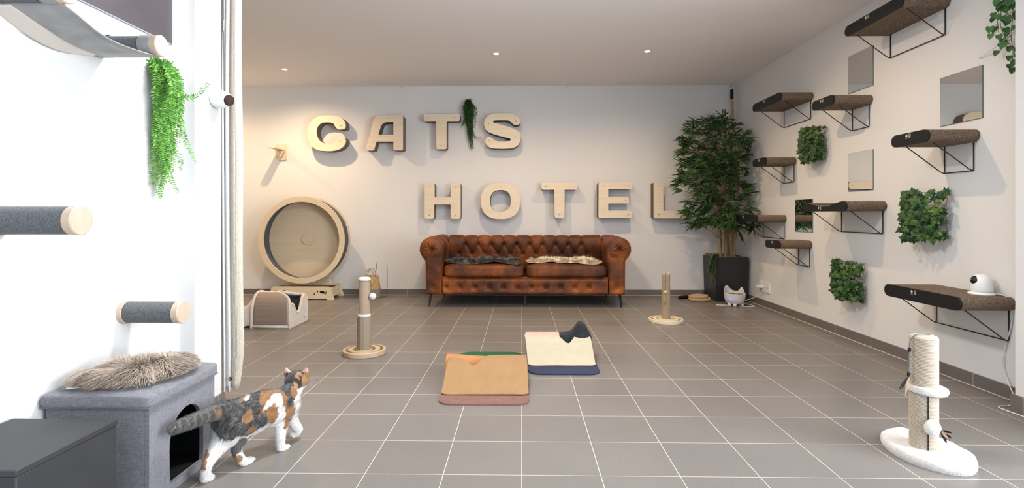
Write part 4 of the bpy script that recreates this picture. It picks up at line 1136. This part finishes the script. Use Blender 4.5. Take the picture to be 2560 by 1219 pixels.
c2_ = thing('wall_camera', 'white tube camera with dark lens on the left pilaster beside the curtain', 'camera', (XP, 2.69, 1.592))
Mc = Matrix.Translation((.018, 0, 0)) @ Vector((1, -.42, -.20)).to_track_quat('Z', 'Y').to_matrix().to_4x4()
obj('camera_body', MB().lathe([(.001, -.012), (.030, -.012), (.046, .0), (.047, .018), (.042, .050), (.034, .078), (.028, .084), (.026, .084)], 40, Mc), M_white, c2_, ang=60)
obj('wall_mount', MB().lathe([(.001, 0), (.036, 0), (.036, .008), (.03, .014), (.001, .016)], 32, RY), M_cream, c2_)
obj('lens_ring', MB().lathe([(.027, .082), (.0275, .090), (.024, .092), (.001, .091)], 32, Mc), M_groove, c2_)
obj('lens_glass', MB().lathe([(.021, .0925), (.001, .0935)], 32, Mc), mat('brown lens glass', (.05, .022, .015), .1), c2_)

# ============================================================ curtain
ctn = thing('curtain', 'tall folded cream striped fabric curtain with zips at the left of the opening', 'curtain', (-1.552, 2.815, 0))
def drape(parent, nm, m, pts, z0, z1, wob, taper=0, rib=0, ribn=0, th=.003):
    c = curve3([(a, b, 0) for a, b in pts], 10); n = len(c)
    if rib:
        d = []
        for i, p in enumerate(c):
            q = c[min(i+1, n-1)]-c[max(i-1, 0)]; q.normalize(); nn = Vector((-q.y, q.x, 0))
            d.append(p+nn*rib*math.sin(i/(n-1)*ribn*2*PI))
        c = d
    xm = max(p.x for p in c); x0_ = min(p.x for p in c)
    def fn(u, v):
        f = u*(n-1); i = min(int(f), n-2); q = f-i; p = c[i]*(1-q)+c[i+1]*q
        z = z0+(z1-z0)*v; h = z
        w = wob*(math.sin(h*2.3+.6)+.5*math.sin(h*5.1+1))*((p.x-x0_)/(xm-x0_+1e-6))
        tp = 1
        if taper and z < z0+.22: tp = 1-taper*(1-(z-z0)/.22)**1.3
        zz = z+(.015*math.sin(u*9) if v == 0 else 0)
        return (x0_+(p.x-x0_)*tp+w, p.y+.004*math.sin(h*3+u*4), zz)
    return obj(nm, MB().grid(fn, max(n*2, 60), 90), m, parent, ang=180, solid=th)
drape(ctn, 'striped_panel', M_curtain, [(-.004, .02), (.004, -.004), (.018, -.014), (.040, -.016), (.050, -.004), (.052, .022), (.030, .034), (.0, .03)], .085, 2.61, .007, taper=.42, rib=.0022, ribn=26)
drape(ctn, 'white_border', M_curtainw, [(-.024, -.004), (-.018, -.014), (-.006, -.014), (.0, -.004), (-.004, .02)], .072, 2.61, .002)
drape(ctn, 'inner_border', M_curtainw, [(-.042, -.010), (-.034, -.018), (-.027, -.016), (-.026, .01)], .065, 2.61, .002)
drape(ctn, 'striped_edge', M_curtain, [(-.066, .0), (-.058, -.012), (-.047, -.014), (-.040, .004)], .068, 2.61, .002, rib=.0015, ribn=4)
obj('zip_line', MB().tube([(-.0265+.001*math.sin(z*5), -.016, z) for z in [.08+.1*k for k in range(26)]], .0016, 6), mat('grey zip', (.16, .15, .15), .5), ctn)
obj('zip_pull', MB().tube([(-.027, -.021, 2.03-.012*k) for k in range(4)]+[(-.029, -.022, 1.97)], .0032, 8), mat('green grey zip pull', (.30, .36, .30), .4), ctn)
M_eye = mat('dark eyelet', (.06, .055, .05), .3, metal=.6)
for x, z in ((.012, .135), (-.054, .125)):
    obj('eyelet', MB().tube([(x+.007*math.cos(k*PI/8), -.026, z+.009*math.sin(k*PI/8)) for k in range(16)], .0022, 6, closed=True).ball((x, -.024, z), (.004, .002, .006), 8), M_eye, ctn)

# ============================================================ posts and hammock on the left wall
def wallpost(name, y, z, L, r, label, plate=True, x0=XL):
    t = thing(name, label, 'climbing post', (x0, y, z), group='cord-wound climbing posts on the left wall')
    prof = wound(r, .018 if plate else .0, L-.030, .0042, .0011, 40)
    obj('cord_wrap', MB().lathe(prof, 40, RY), M_greyrope, t, ang=180)
    if plate: obj('wall_disc', MB().lathe([(.001, 0), (r+.004, 0), (r+.004, .018), (r-.004, .020)], 48, RY), M_cap, t)
    obj('end_disc', MB().lathe([(r-.006, L-.030), (r+.002, L-.028), (r+.003, L-.003), (r, L), (.001, L)], 48, RY), M_cap, t)
    return t
wallpost('climbing_post', 2.17, .600, .25, .0435, 'short grey cord-wound post low on the left wall, pale wooden ends')
wallpost('climbing_post', 1.63, .983, .275, .0435, 'grey cord-wound post halfway up the left wall at the frame edge')
def hampost(y, z, label): return wallpost('hammock_post', y, z, .255, .0385, label, plate=False)
h1 = hampost(2.03, 1.650, 'dark cord-wound post carrying the far end of the grey hammock')
h2 = hampost(1.60, 1.686, 'dark cord-wound post carrying the near end of the grey hammock')
hm = thing('wall_hammock', 'grey suede cat hammock slung between two posts high on the left wall', 'cat hammock', (XL, 1.82, 1.66))
def cloth(u, v):
    # u across (wall -> room), v from the near post to the far post
    y0, y1 = 1.60-1.82, 2.03-1.82; z0, z1 = .026-.041, -.010-.041
    a = v; y = y0+(y1-y0)*a; z = z0+(z1-z0)*a-.030*math.sin(PI*a)*(1-.35*u)
    w = 1-.30*math.sin(PI*min(1, a*.92))*(1-u)*0
    x = .02+(.205+.012*math.cos(2*PI*a))*u
    z += .006*math.sin(u*PI*3+a*2)*math.sin(PI*a)
    if u > .93: z += .006*math.sin(PI*a)
    return (x, y, z)
obj('sling', MB().grid(cloth, 30, 50), M_suede, hm, ang=180, solid=.005)
M_lining = mat('cream fleece lining', (.62, .55, .48), .9, sheen=.4)
obj('fleece_lining', MB().grid(lambda u, v: (.008+.07*u, -.22+.40*v, -.012-.035*v-.045*math.sin(PI*v)*(1-u*.45)-.004), 12, 40), M_lining, hm, ang=180, solid=.006)
for y, z in ((-.22, .026), (.21, -.010)):
    for x in (.205, .03):
        obj('strap', MB().lathe([(.0415, x-.022), (.0425, x-.021), (.0425, x+.021), (.0415, x+.022)], 36, Matrix.Translation((0, y, z)) @ RY, cap=False), M_suede, hm)
M_panel = mat('dark glossy panel', (.075, .066, .072), .16, var=(.10, .088, .098), vs=2)
pn = thing('wall_panel', 'large dark glossy picture panel at the top left, above the hammock', 'wall picture', (XL, 1.8, 2.2))
obj('panel_board', MB().box(.0, .008, -.95, .66, -.404, .36), M_panel, pn, smooth=False)
obj('panel_edge', MB().box(.0, .009, .66, .663, -.404, .36).box(.0, .009, -.95, .664, -.408, -.404), mat('pale panel edge', (.30, .30, .31), .4), pn, smooth=False)

# ============================================================ hanging ferns
M_fern = leafmat('bright fern', [(.06, .20, .02), (.12, .32, .03), (.035, .14, .025), (.20, .42, .05), (.05, .18, .03)], .45)
M_fern2 = leafmat('dark fern', [(.015, .05, .012), (.03, .085, .018), (.05, .12, .025)], .5)
def fern(name, label, loc, fronds, m, seed, ls=.013, wallx=None, wally=None):
    rnd = random.Random(seed); t = thing(name, label, 'artificial fern', loc); lf = MB(); st = MB()
    for pts in fronds(rnd):
        pts = [Vector(p)+(Vector([rnd.uniform(-.014, .014) for _ in range(3)]) if k_ else Vector()) for k_, p in enumerate(pts)]
        c = curve3(pts, 7); n = len(c); st.tube(c, [.0010*(1-.6*i/n) for i in range(n)], 4)
        L = [0]
        for i in range(1, n): L.append(L[-1]+(c[i]-c[i-1]).length)
        s = .012
        while s < L[-1]:
            i = next(k for k in range(n) if L[k] >= s); tdir = (c[i]-c[i-1]).normalized(); p = c[i-1].lerp(c[i], (s-L[i-1])/(L[i]-L[i-1]+1e-9))
            sv = tdir.cross(Vector((rnd.uniform(-.3, .3)+.8, -.6+rnd.uniform(-.3, .3), .1))).normalized()
            f = s/L[-1]; ll = ls*(1.25-.75*f)*rnd.uniform(.85, 1.15)
            for sd in (-1, 1):
                leaf(lf, p, sv*sd+tdir*.55+Vector([rnd.uniform(-.25, .25) for _ in range(3)]), ll, ll*.17, sv.cross(tdir)+Vector([rnd.uniform(-.5, .5) for _ in range(3)]), droop=rnd.uniform(-.3, .3))
            s += ls*.42
    for mb in (lf, st):
        if wallx is not None: mb.v = [(max(x, wallx), y, z) for x, y, z in mb.v]
        if wally is not None: mb.v = [(x, min(y, wally), z) for x, y, z in mb.v]
    obj('fern_leaves', lf, m, t, smooth=False); obj('fern_stems', st, m, t)
def fr_left(rnd):
    out = []
    for k in range(52):
        ln = rnd.choice((.16, .22, .3, .36, .45, .52, .60))*rnd.uniform(.85, 1.05)
        a = rnd.uniform(-1, 1); o = .02+rnd.random()*.055
        y0 = a*.045+.02; yl = .03+a*rnd.uniform(.06, .12)*(1-.6*ln/.6)
        out.append([(.012, y0*.5, -.01+rnd.random()*.01), (o, y0, .012-rnd.random()*.03), (o+.03*rnd.random()+.01, yl, -ln*.3), (o*.9+.005, yl*.9+rnd.uniform(-.02, .02), -ln*.68), (o*.7+.03*rnd.random(), yl*.7+rnd.uniform(-.035, .035), -ln)])
    out.append([(.03, .02, -.05), (.06, .06, -.10), (.10, .09, -.12), (.15, .11, -.10), (.19, .13, -.055)])
    out.append([(.03, .04, -.12), (.07, .07, -.22), (.10, .085, -.32), (.13, .10, -.41)])
    out.append([(.03, .04, -.2), (.06, .06, -.3), (.08, .075, -.40), (.10, .08, -.45)])
    out.append([(.03, .01, -.3), (.05, .04, -.42), (.07, .05, -.50), (.085, .055, -.55)])
    return out
fern('hanging_fern', 'bright green artificial fern hanging on the left wall under the hammock post', (XL, 2.32, 1.655), fr_left, M_fern, 3, .023, wallx=.004)
def fr_back(rnd):
    out = []
    for k in range(40):
        ln = rnd.choice((.2, .3, .38, .46, .56))*rnd.uniform(.85, 1.05); a = rnd.uniform(-1, 1); w = .07 if ln < .35 else .045
        out.append([(0, -.012, 0), (a*.03, -.04-.04*rnd.random(), .0), (a*w+.01, -.06-.05*rnd.random(), -ln*.35), (a*w*.9+.015, -.05, -ln*.7), (a*w*.7+.035, -.04, -ln)])
    out.append([(0, -.02, -.1), (-.03, -.06, -.2), (-.075, -.07, -.27), (-.10, -.07, -.32)]); out.append([(0, -.02, -.3), (.05, -.05, -.40), (.10, -.05, -.43), (.135, -.05, -.44)])
    out.append([(0, -.02, -.08), (-.04, -.06, -.2), (-.06, -.07, -.25), (-.085, -.07, -.29)])
    return out
fern('hanging_fern', 'dark green artificial fern hung as apostrophe between T and S', ((1173-1304.5)/F*YB, YB, 2.39), fr_back, M_fern2, 8, .030, wally=-.004)

# ============================================================ black step and grey ottoman house
M_step = mat('matt black board', (.028, .028, .031), .55, var=(.036, .036, .039), vs=6)
bs_ = thing('black_step', 'matt black wooden step box at the lower left in front of the grey ottoman', 'step', (-1.46, 1.51, 0))
obj('step_body', MB().box(-.165, .17, -.175, .165, 0, .332), M_step, bs_, bev=.004)
obj('step_top', MB().box(-.168, .173, -.178, .168, .332, .350), M_step, bs_, bev=.003)
ot = thing('cat_ottoman', 'grey linen ottoman cat house with a black arched doorway', 'ottoman', (-1.445, 1.98, 0))
x0, x1, y0, y1 = -.180, .178, -.190, .195
obj('side_wall', MB().box(x0, x1-.0145, y0, y0+.015, .0, .345).box(x0, x1-.0145, y1-.015, y1, .0, .345).box(x0, x0+.015, y0+.015, y1-.015, .0, .345), M_linen, ot, bev=.004)
arch = [(-.085, .022), (.118, .022), (.122, .10), (.118, .17)]
arch = [(-.082, .030), (-.085, .15), (-.078, .20), (-.055, .245), (-.015, .272), (.03, .278), (.072, .262), (.102, .225), (.116, .17), (.118, .10), (.116, .030)]
FM = Matrix(((0, 0, 1, 0), (1, 0, 0, 0), (0, 1, 0, 0), (0, 0, 0, 1)))
loopA = [(p.x, p.y) for p in curve3([(a, b, 0) for a, b in arch], 4)]
obj('front_wall', MB().prism([[(y0, 0), (y1, 0), (y1, .345), (y0, .345)], loopA[::-1]], x1-.015, x1, FM), M_linen, ot, bev=.002)
M_in = mat('black lining', (.006, .006, .006), .5)
obj('inner_lining', MB().box(x0+.015, x0+.018, y0+.015, y1-.015, .01, .34).box(x0+.015, x1-.015, y0+.015, y0+.018, .01, .34).box(x0+.015, x1-.015, y1-.018, y1-.015, .01, .34).box(x0+.015, x1-.012, y0+.015, y1-.015, .0, .024).box(x0+.015, x1-.015, y0+.015, y1-.015, .338, .342), M_in, ot)
def lid(p):
    return p+Vector((0, 0, (.006*(1-min(1, (abs(p.x)/.19))**2)+.002*mnoise.noise(Vector((p.x*9, p.y*9, 0)))) if p.z > 0 else 0))
obj('padded_lid', superq(0, .0, .368, .192, .210, .026, .30, .10, 96, 32, lid), M_linen, ot, ang=60)
obj('lid_seam', MB().tube([(x0-.006, y0-.012, .346), (x1+.008, y0-.012, .346), (x1+.008, y1+.008, .346), (x0-.006, y1+.008, .346)], .003, 6, closed=True), M_linen, ot)
M_furb = leafmat('beige brown fur', [(.34, .25, .19), (.52, .42, .34), (.68, .59, .50), (.44, .34, .27), (.74, .67, .59)], .8)
ob = [(-.19, -.07), (-.14, -.135), (-.02, -.125), (.07, -.10), (.15, -.03), (.185, .09), (.12, .155), (.0, .15), (-.09, .12), (-.17, .02)]
oc = (-1.45, 1.995)
ob = [(-1.60, 1.89), (-1.565, 1.825), (-1.48, 1.80), (-1.39, 1.81), (-1.32, 1.85), (-1.285, 1.92), (-1.272, 2.01), (-1.28, 2.09), (-1.35, 2.13), (-1.45, 2.07), (-1.55, 1.985)]
ffz = lambda x, y: .402+.006*max(0, mnoise.noise(Vector((x*12, y*12, 1))))*2
pf = pelt('fur_throw', smoothloop(ob, 4), ffz, 17000, .062, mat('brown hide', (.22, .16, .12), .9), M_furb, 'shaggy beige brown fur pelt lying on top of the grey ottoman', 'fur throw', thick=.030, width=.0012, droop=.8, lean=(-.35, -.45), seed=12)
tgp = pf.location
tp = at(186, 980, 1.80)
q = tp-tgp; e1 = Vector((.020, .010, .0)); e2 = Vector((.006, -.009, -.002))
obj('care_tag', MB().add([q-e1-e2, q+e1-e2, q+e1+e2, q-e1+e2], [(0, 1, 2, 3)]), M_white, pf, solid=.0008, loc=(0, 0, max(0, .407-(tp.z-.004))))

# ============================================================ the cat
ct = thing('calico_cat', 'calico cat walking away from the ottoman, head turned to the back', 'cat', (-1.12, 2.14, 0))
co = Vector(ct.location)
body = MB()
def capsule(p0, r0, p1, r1, seg=18):
    p0, p1 = Vector(p0), Vector(p1); d = p1-p0; L = d.length
    if L < 1e-5: return
    q = d.to_track_quat('Z', 'Y').to_matrix().to_4x4(); prof = []
    for k in range(7):
        a = -PI/2+PI/2*k/6; prof.append((max(r0*math.cos(a), 1e-4), r0*math.sin(a)))
    for k in range(7):
        a = PI/2*k/6; prof.append((max(r1*math.cos(a), 1e-4), L+r1*math.sin(a)))
    body.lathe(prof, seg, Matrix.Translation(p0-co) @ q, cap=False)
def chain(pts):
    P = [(at(u, v, y), r) for u, v, y, r in pts]
    for a, b in zip(P, P[1:]): capsule(a[0], a[1], b[0], b[1])
chain([(560, 1036, 2.06, .046), (580, 1035, 2.10, .052), (622, 1022, 2.165, .055), (665, 1009, 2.225, .056), (700, 1004, 2.27, .054), (722, 995, 2.30, .046)])
chain([(572, 1054, 2.08, .050), (620, 1044, 2.16, .057), (665, 1030, 2.225, .058), (700, 1029, 2.27, .055), (724, 1012, 2.305, .044)])
chain([(716, 990, 2.295, .046), (733, 975, 2.33, .038), (742, 963, 2.35, .033)])
# tail
chain([(556, 1024, 2.04, .034), (535, 1031, 2.00, .027), (505, 1042, 1.955, .025), (478, 1053, 1.91, .0235), (452, 1063, 1.87, .0215), (434, 1071, 1.845, .018)])
# hind legs
chain([(572, 1056, 2.075, .060), (566, 1085, 2.065, .052), (550, 1108, 2.045, .038)])
chain([(600, 1058, 2.12, .056), (640, 1046, 2.18, .056)])
chain([(550, 1106, 2.045, .038), (530, 1138, 2.00, .026), (519, 1158, 1.975, .020), (514, 1178, 1.975, .0175), (515, 1192, 1.985, .021), (522, 1197, 2.00, .019)])
chain([(592, 1052, 2.12, .046), (602, 1082, 2.14, .034), (600, 1102, 2.14, .026), (590, 1120, 2.11, .020), (594, 1134, 2.11, .0175), (603, 1148, 2.115, .017), (612, 1155, 2.12, .018), (622, 1154, 2.14, .0175)])
# front legs
chain([(704, 1030, 2.27, .040), (703, 1058, 2.255, .031), (701, 1082, 2.245, .0225), (701, 1105, 2.245, .0185), (702, 1118, 2.25, .0185), (710, 1121, 2.262, .0175)])
chain([(724, 1015, 2.31, .036), (728, 1042, 2.32, .027), (735, 1058, 2.335, .0215), (746, 1072, 2.36, .0185), (741, 1081, 2.36, .017), (732, 1084, 2.355, .0150)])
# head
hc = at(742, 951, 2.365)-co
fw = Vector((-.06, .99, -.04)).normalized(); rt = fw.cross(Vector((0, 0, 1))).normalized(); upv = rt.cross(fw)
HM = Matrix((( rt.x, fw.x, upv.x, 0), (rt.y, fw.y, upv.y, 0), (rt.z, fw.z, upv.z, 0), (0, 0, 0, 1)))
body.ball(hc, (.051, .047, .043), 24, HM)
body.ball(hc+rt*.026-upv*.010+fw*.012, (.022, .025, .020), 16, HM)
body.ball(hc-rt*.026-upv*.010+fw*.012, (.022, .025, .020), 16, HM)
body.ball(hc+fw*.040-upv*.012, (.021, .020, .015), 16, HM)
# ears: hollow leaf shapes joined to the skull
def ear(sd):
    b0 = hc+rt*sd*.030+upv*.021-fw*.004
    tip = b0+rt*sd*.018+upv*.042-fw*.002
    n = 10; vs = []
    for j in range(7):
        f = j/6; c = b0.lerp(tip, f); w = .024*(1-f**1.3)+.0006
        for k in range(n):
            a = 2*PI*k/n
            vs.append(c+rt*w*math.cos(a)+fw*(.0075*(1-f*.7)+.0012)*math.sin(a))
    fs = [(j*n+k, j*n+(k+1) % n, (j+1)*n+(k+1) % n, (j+1)*n+k) for j in range(6) for k in range(n)]
    fs += [tuple(range(n))[::-1], tuple(6*n+k for k in range(n))]
    body.add(vs, fs)
ear(-1); ear(1)
# toes
def toes(u, v, y, r=.0062, n=4):
    c = at(u, v, y)-co
    for k in range(n):
        s = (k-(n-1)/2)*.0085
        body.ball((c.x+.83*s, c.y-.55*s*.8, max(c.z, .008)), (r, r*1.5, r*.95), 10, Matrix.Rotation(-.55, 4, 'Z'))
toes(527, 1203, 2.012); toes(629, 1160, 2.155); toes(717, 1127, 2.275); toes(729, 1088, 2.352)
me = bpy.data.meshes.new('b'); me.from_pydata(body.v, [], body.f); me.update()
tmp = bpy.data.objects.new('b', me); C.objects.link(tmp)
rm = tmp.modifiers.new('r', 'REMESH'); rm.mode = 'VOXEL'; rm.voxel_size = .0028; rm.adaptivity = 0
sm = tmp.modifiers.new('s', 'SMOOTH'); sm.factor = .5; sm.iterations = 6
bm_ = bpy.data.meshes.new_from_object(tmp.evaluated_get(bpy.context.evaluated_depsgraph_get()))
V = np.zeros(len(bm_.vertices)*3, dtype=np.float32); bm_.vertices.foreach_get('co', V); V = V.reshape(-1, 3)
NR = np.zeros(len(bm_.vertices)*3, dtype=np.float32); bm_.vertices.foreach_get('normal', NR); NR = NR.reshape(-1, 3)
V[:, 2] = np.maximum(V[:, 2], 0)
bpy.data.objects.remove(tmp)
W_, K_, O_, P_ = (.80, .77, .73), (.030, .027, .026), (.36, .175, .065), (.62, .42, .34)
G_ = (.11, .10, .09)
# coat patches: world centre, radius, colour (later ones win)
pat = []
def pa_(u, v, y, r, c): pat.append((at(u, v, y)-co, r, c))
for a in ((552, 1012, 2.03, .028), (558, 1006, 2.04, .02), (560, 1030, 2.1, .050), (600, 1022, 2.1, .056), (575, 1052, 2.1, .040), (600, 1056, 2.1, .036), (625, 1045, 2.15, .050), (640, 1005, 2.15, .044), (648, 1030, 2.15, .044), (662, 1034, 2.2, .034), (585, 1070, 2.1, .020), (592, 1006, 2.12, .040), (655, 990, 2.2, .030)): pa_(*a, K_)
for a in ((690, 985, 2.25, .042), (708, 998, 2.25, .036), (672, 976, 2.25, .030), (712, 1015, 2.25, .028), (716, 1035, 2.25, .018), (688, 1022, 2.22, .030), (684, 1040, 2.22, .020), (664, 1016, 2.2, .014), (632, 1070, 2.12, .015), (622, 1074, 2.12, .010)): pa_(*a, O_)
for a in ((619, 1043, 2.1, .018), (622, 1032, 2.1, .012), (602, 1002, 2.1, .009), (552, 1020, 2.05, .012)): pa_(*a, O_)
for a in ((676, 1003, 2.2, .013), (686, 996, 2.2, .015), (695, 998, 2.2, .015), (700, 1010, 2.2, .015), (704, 1026, 2.2, .015), (706, 1042, 2.2, .016), (698, 1052, 2.2, .014), (668, 1010, 2.2, .009), (620, 986, 2.17, .010), (640, 980, 2.17, .010)): pa_(*a, W_)
for a in ((706, 966, 2.27, .014), (716, 970, 2.26, .018), (724, 980, 2.26, .018), (728, 994, 2.26, .017), (727, 1008, 2.26, .014)): pa_(*a, K_)
for a in ((738, 968, 2.30, .016), (737, 980, 2.30, .012)): pa_(*a, O_)
for a in ((732, 1014, 2.29, .017), (728, 1028, 2.28, .017), (722, 1044, 2.29, .015), (715, 1056, 2.28, .010)): pa_(*a, O_)
for a in ((750, 990, 2.33, .022), (756, 974, 2.36, .018), (746, 1004, 2.31, .016)): pa_(*a, W_)
for a in ((510, 1147, 1.98, .015), (510, 1160, 1.98, .013), (514, 1136, 1.98, .013)): pa_(*a, O_)
for a in ((604, 1104, 2.12, .022), (592, 1118, 2.11, .018), (584, 1130, 2.11, .014)): pa_(*a, G_)
for a in ((598, 1142, 2.11, .014),): pa_(*a, O_)
pat2 = [(np.array(p), r, np.array(c)) for p, r, c in pat]
def coat(Pn):
    n = len(Pn); best = np.full(n, 1e9); col = np.tile(np.array(W_), (n, 1))
    nz = np.array([mnoise.noise(Vector(p)*55) for p in Pn])*.28+np.array([mnoise.noise(Vector(p)*17) for p in Pn])*.18
    last = np.full(n, -1)
    for i, (c, r, k) in enumerate(pat2):
        q = Pn-c; side = np.array([.93, .37, 0]); d = np.sqrt((q @ side)**2+q[:, 2]**2)/r+nz*.8      # patches wrap round the flanks
        m = d < 1; col[m] = k
    # head: dark cap with orange streaks, pale cheeks; tail: tabby dark
    hcn = np.array(hc); d = Pn-hcn; dist = np.linalg.norm(d, axis=1)
    s = d @ np.array(rt); u = d @ np.array(upv)
    hm_ = ((dist < .064) | ((u > .02) & (dist < .10))) & (Pn[:, 2] > hc.z-.045)
    dark = hm_ & (u > -.028) & (nz < .16+.12*np.cos(s*150+.6)); col[hm_ & (u > -.030)] = O_; col[dark & (np.abs(s+.006) < .040)] = K_
    col[hm_ & (u < -.020) & (s > .012)] = W_
    ear_ = hm_ & (u > .040) & (np.abs(s) > .024); col[ear_] = P_; col[hm_ & (u > .060)] = K_
    t0 = np.array(at(548, 1026, 2.02)-co); t1 = np.array(at(432, 1072, 1.84)-co); ax = (t1-t0)/np.linalg.norm(t1-t0)
    td = (Pn-t0) @ ax; rad = np.linalg.norm((Pn-t0)-np.outer(td, ax), axis=1)
    tl = (td > .01) & (rad < .045)
    col[tl] = np.array(K_)*1.6
    st_ = tl & (np.sin(td*230+nz*4) > .55); col[st_] = (.16, .145, .125)
    col[tl & (td < .03) & (nz > .02)] = O_
    col[tl & (nz < -.25)] = (.26, .24, .21)
    # salt and pepper in the dark saddle
    fl = np.array([mnoise.noise(Vector((p[0]*60, p[1]*60, p[2]*220))) for p in Pn])
    dk = (col[:, 0] < .06) & (fl > .12) & ~hm_; col[dk] = (.13, .12, .11)
    return col
cols = coat(V)
fc = [tuple(p.vertices) for p in bm_.polygons]
bd = MB(); bd.v = [tuple(map(float, p)) for p in V]; bd.f = fc; bd.c = [tuple(map(float, c)) for c in cols]
def vcmat(nm, rough=.8, sheen=.4):
    m, t, p = nt(nm); a = t.nodes.new('ShaderNodeAttribute'); a.attribute_name = 'Col'; t.links.new(a.outputs['Color'], p.inputs['Base Color'])
    p.inputs['Roughness'].default_value = rough; p.inputs['Sheen Weight'].default_value = sheen; return m
obj('cat_body', bd, vcmat('calico coat'), ct, ang=180)
# short coat
rng = np.random.default_rng(4)
tri = np.array([(f[0], f[1], f[2]) for f in fc]); ar = np.linalg.norm(np.cross(V[tri[:, 1]]-V[tri[:, 0]], V[tri[:, 2]]-V[tri[:, 0]]), axis=1)
N = 42000; pick = rng.choice(len(fc), N, p=ar/ar.sum()); w3 = rng.dirichlet((1, 1, 1), N)
R0 = (V[tri[pick]]*w3[:, :, None]).sum(1); Nn = (NR[tri[pick]]*w3[:, :, None]).sum(1); Nn /= np.linalg.norm(Nn, axis=1)[:, None]+1e-9
flow = np.tile(-np.array(fw), (N, 1)); flow[:, 2] -= .55
low = R0[:, 2] < .12; flow[low] = (-.15, -.15, -1)
flow -= Nn*(flow*Nn).sum(1)[:, None]; flow /= np.linalg.norm(flow, axis=1)[:, None]+1e-9
cc_ = coat(R0)*rng.uniform(.75, 1.2, (N, 1)); cc_ = np.clip(cc_, 0, .85)
LL = rng.uniform(.007, .013, N)*np.where(low, .55, 1.0)*np.where(np.linalg.norm(R0-np.array(hc), axis=1) < .065, .5, 1.0)
tip1 = R0+(Nn*.32+flow*.55+rng.normal(0, .12, (N, 3)))*LL[:, None]; tip2 = tip1+(Nn*.05+flow*.6+rng.normal(0, .1, (N, 3)))*LL[:, None]
sw = np.cross(Nn, flow)*.00045
A = np.stack([R0-sw, R0+sw, tip1+sw*.8, tip1-sw*.8, tip2], 1); A[:, :, 2] = np.maximum(A[:, :, 2], .0005)
mf = bpy.data.meshes.new('fur'); vv = A.reshape(-1, 3)
base = np.arange(N)*5
fq = []; 
for s in base.tolist(): fq.append((s, s+1, s+2, s+3)); fq.append((s+3, s+2, s+4))
mf.from_pydata([], [], []) if False else None
fb = MB(); fb.v = [tuple(p) for p in vv.tolist()]; fb.f = fq; fb.c = [tuple(c) for c in np.repeat(cc_, 5, axis=0).tolist()]
obj('fur_coat', fb, vcmat('calico hairs'), ct, ang=180)
# face: eyes, nose, whiskers
M_catEye = mat('green cat eye', (.35, .40, .08), .1)
for sd in (-1, 1): obj('eye', MB().ball(hc+fw*.036+rt*sd*.019+upv*.006, (.0075, .006, .0075), 14), M_catEye, ct)
obj('nose', MB().ball(hc+fw*.0605-upv*.008, (.004, .003, .003), 10, HM), mat('pink nose', (.55, .25, .22), .5), ct)
wk = MB()
for sd in (-1, 1):
    for k in range(5):
        p = hc+fw*.048-upv*(.012+.002*k)+rt*sd*.012
        wk.tube([p, p+rt*sd*.03+fw*(.006-.004*k)+upv*(.006-.003*k), p+rt*sd*.055+fw*(.004-.008*k)+upv*(.004-.006*k)], [.0004, .0003, .0001], 4)
obj('whiskers', wk, M_plush, ct)
print('left ok')
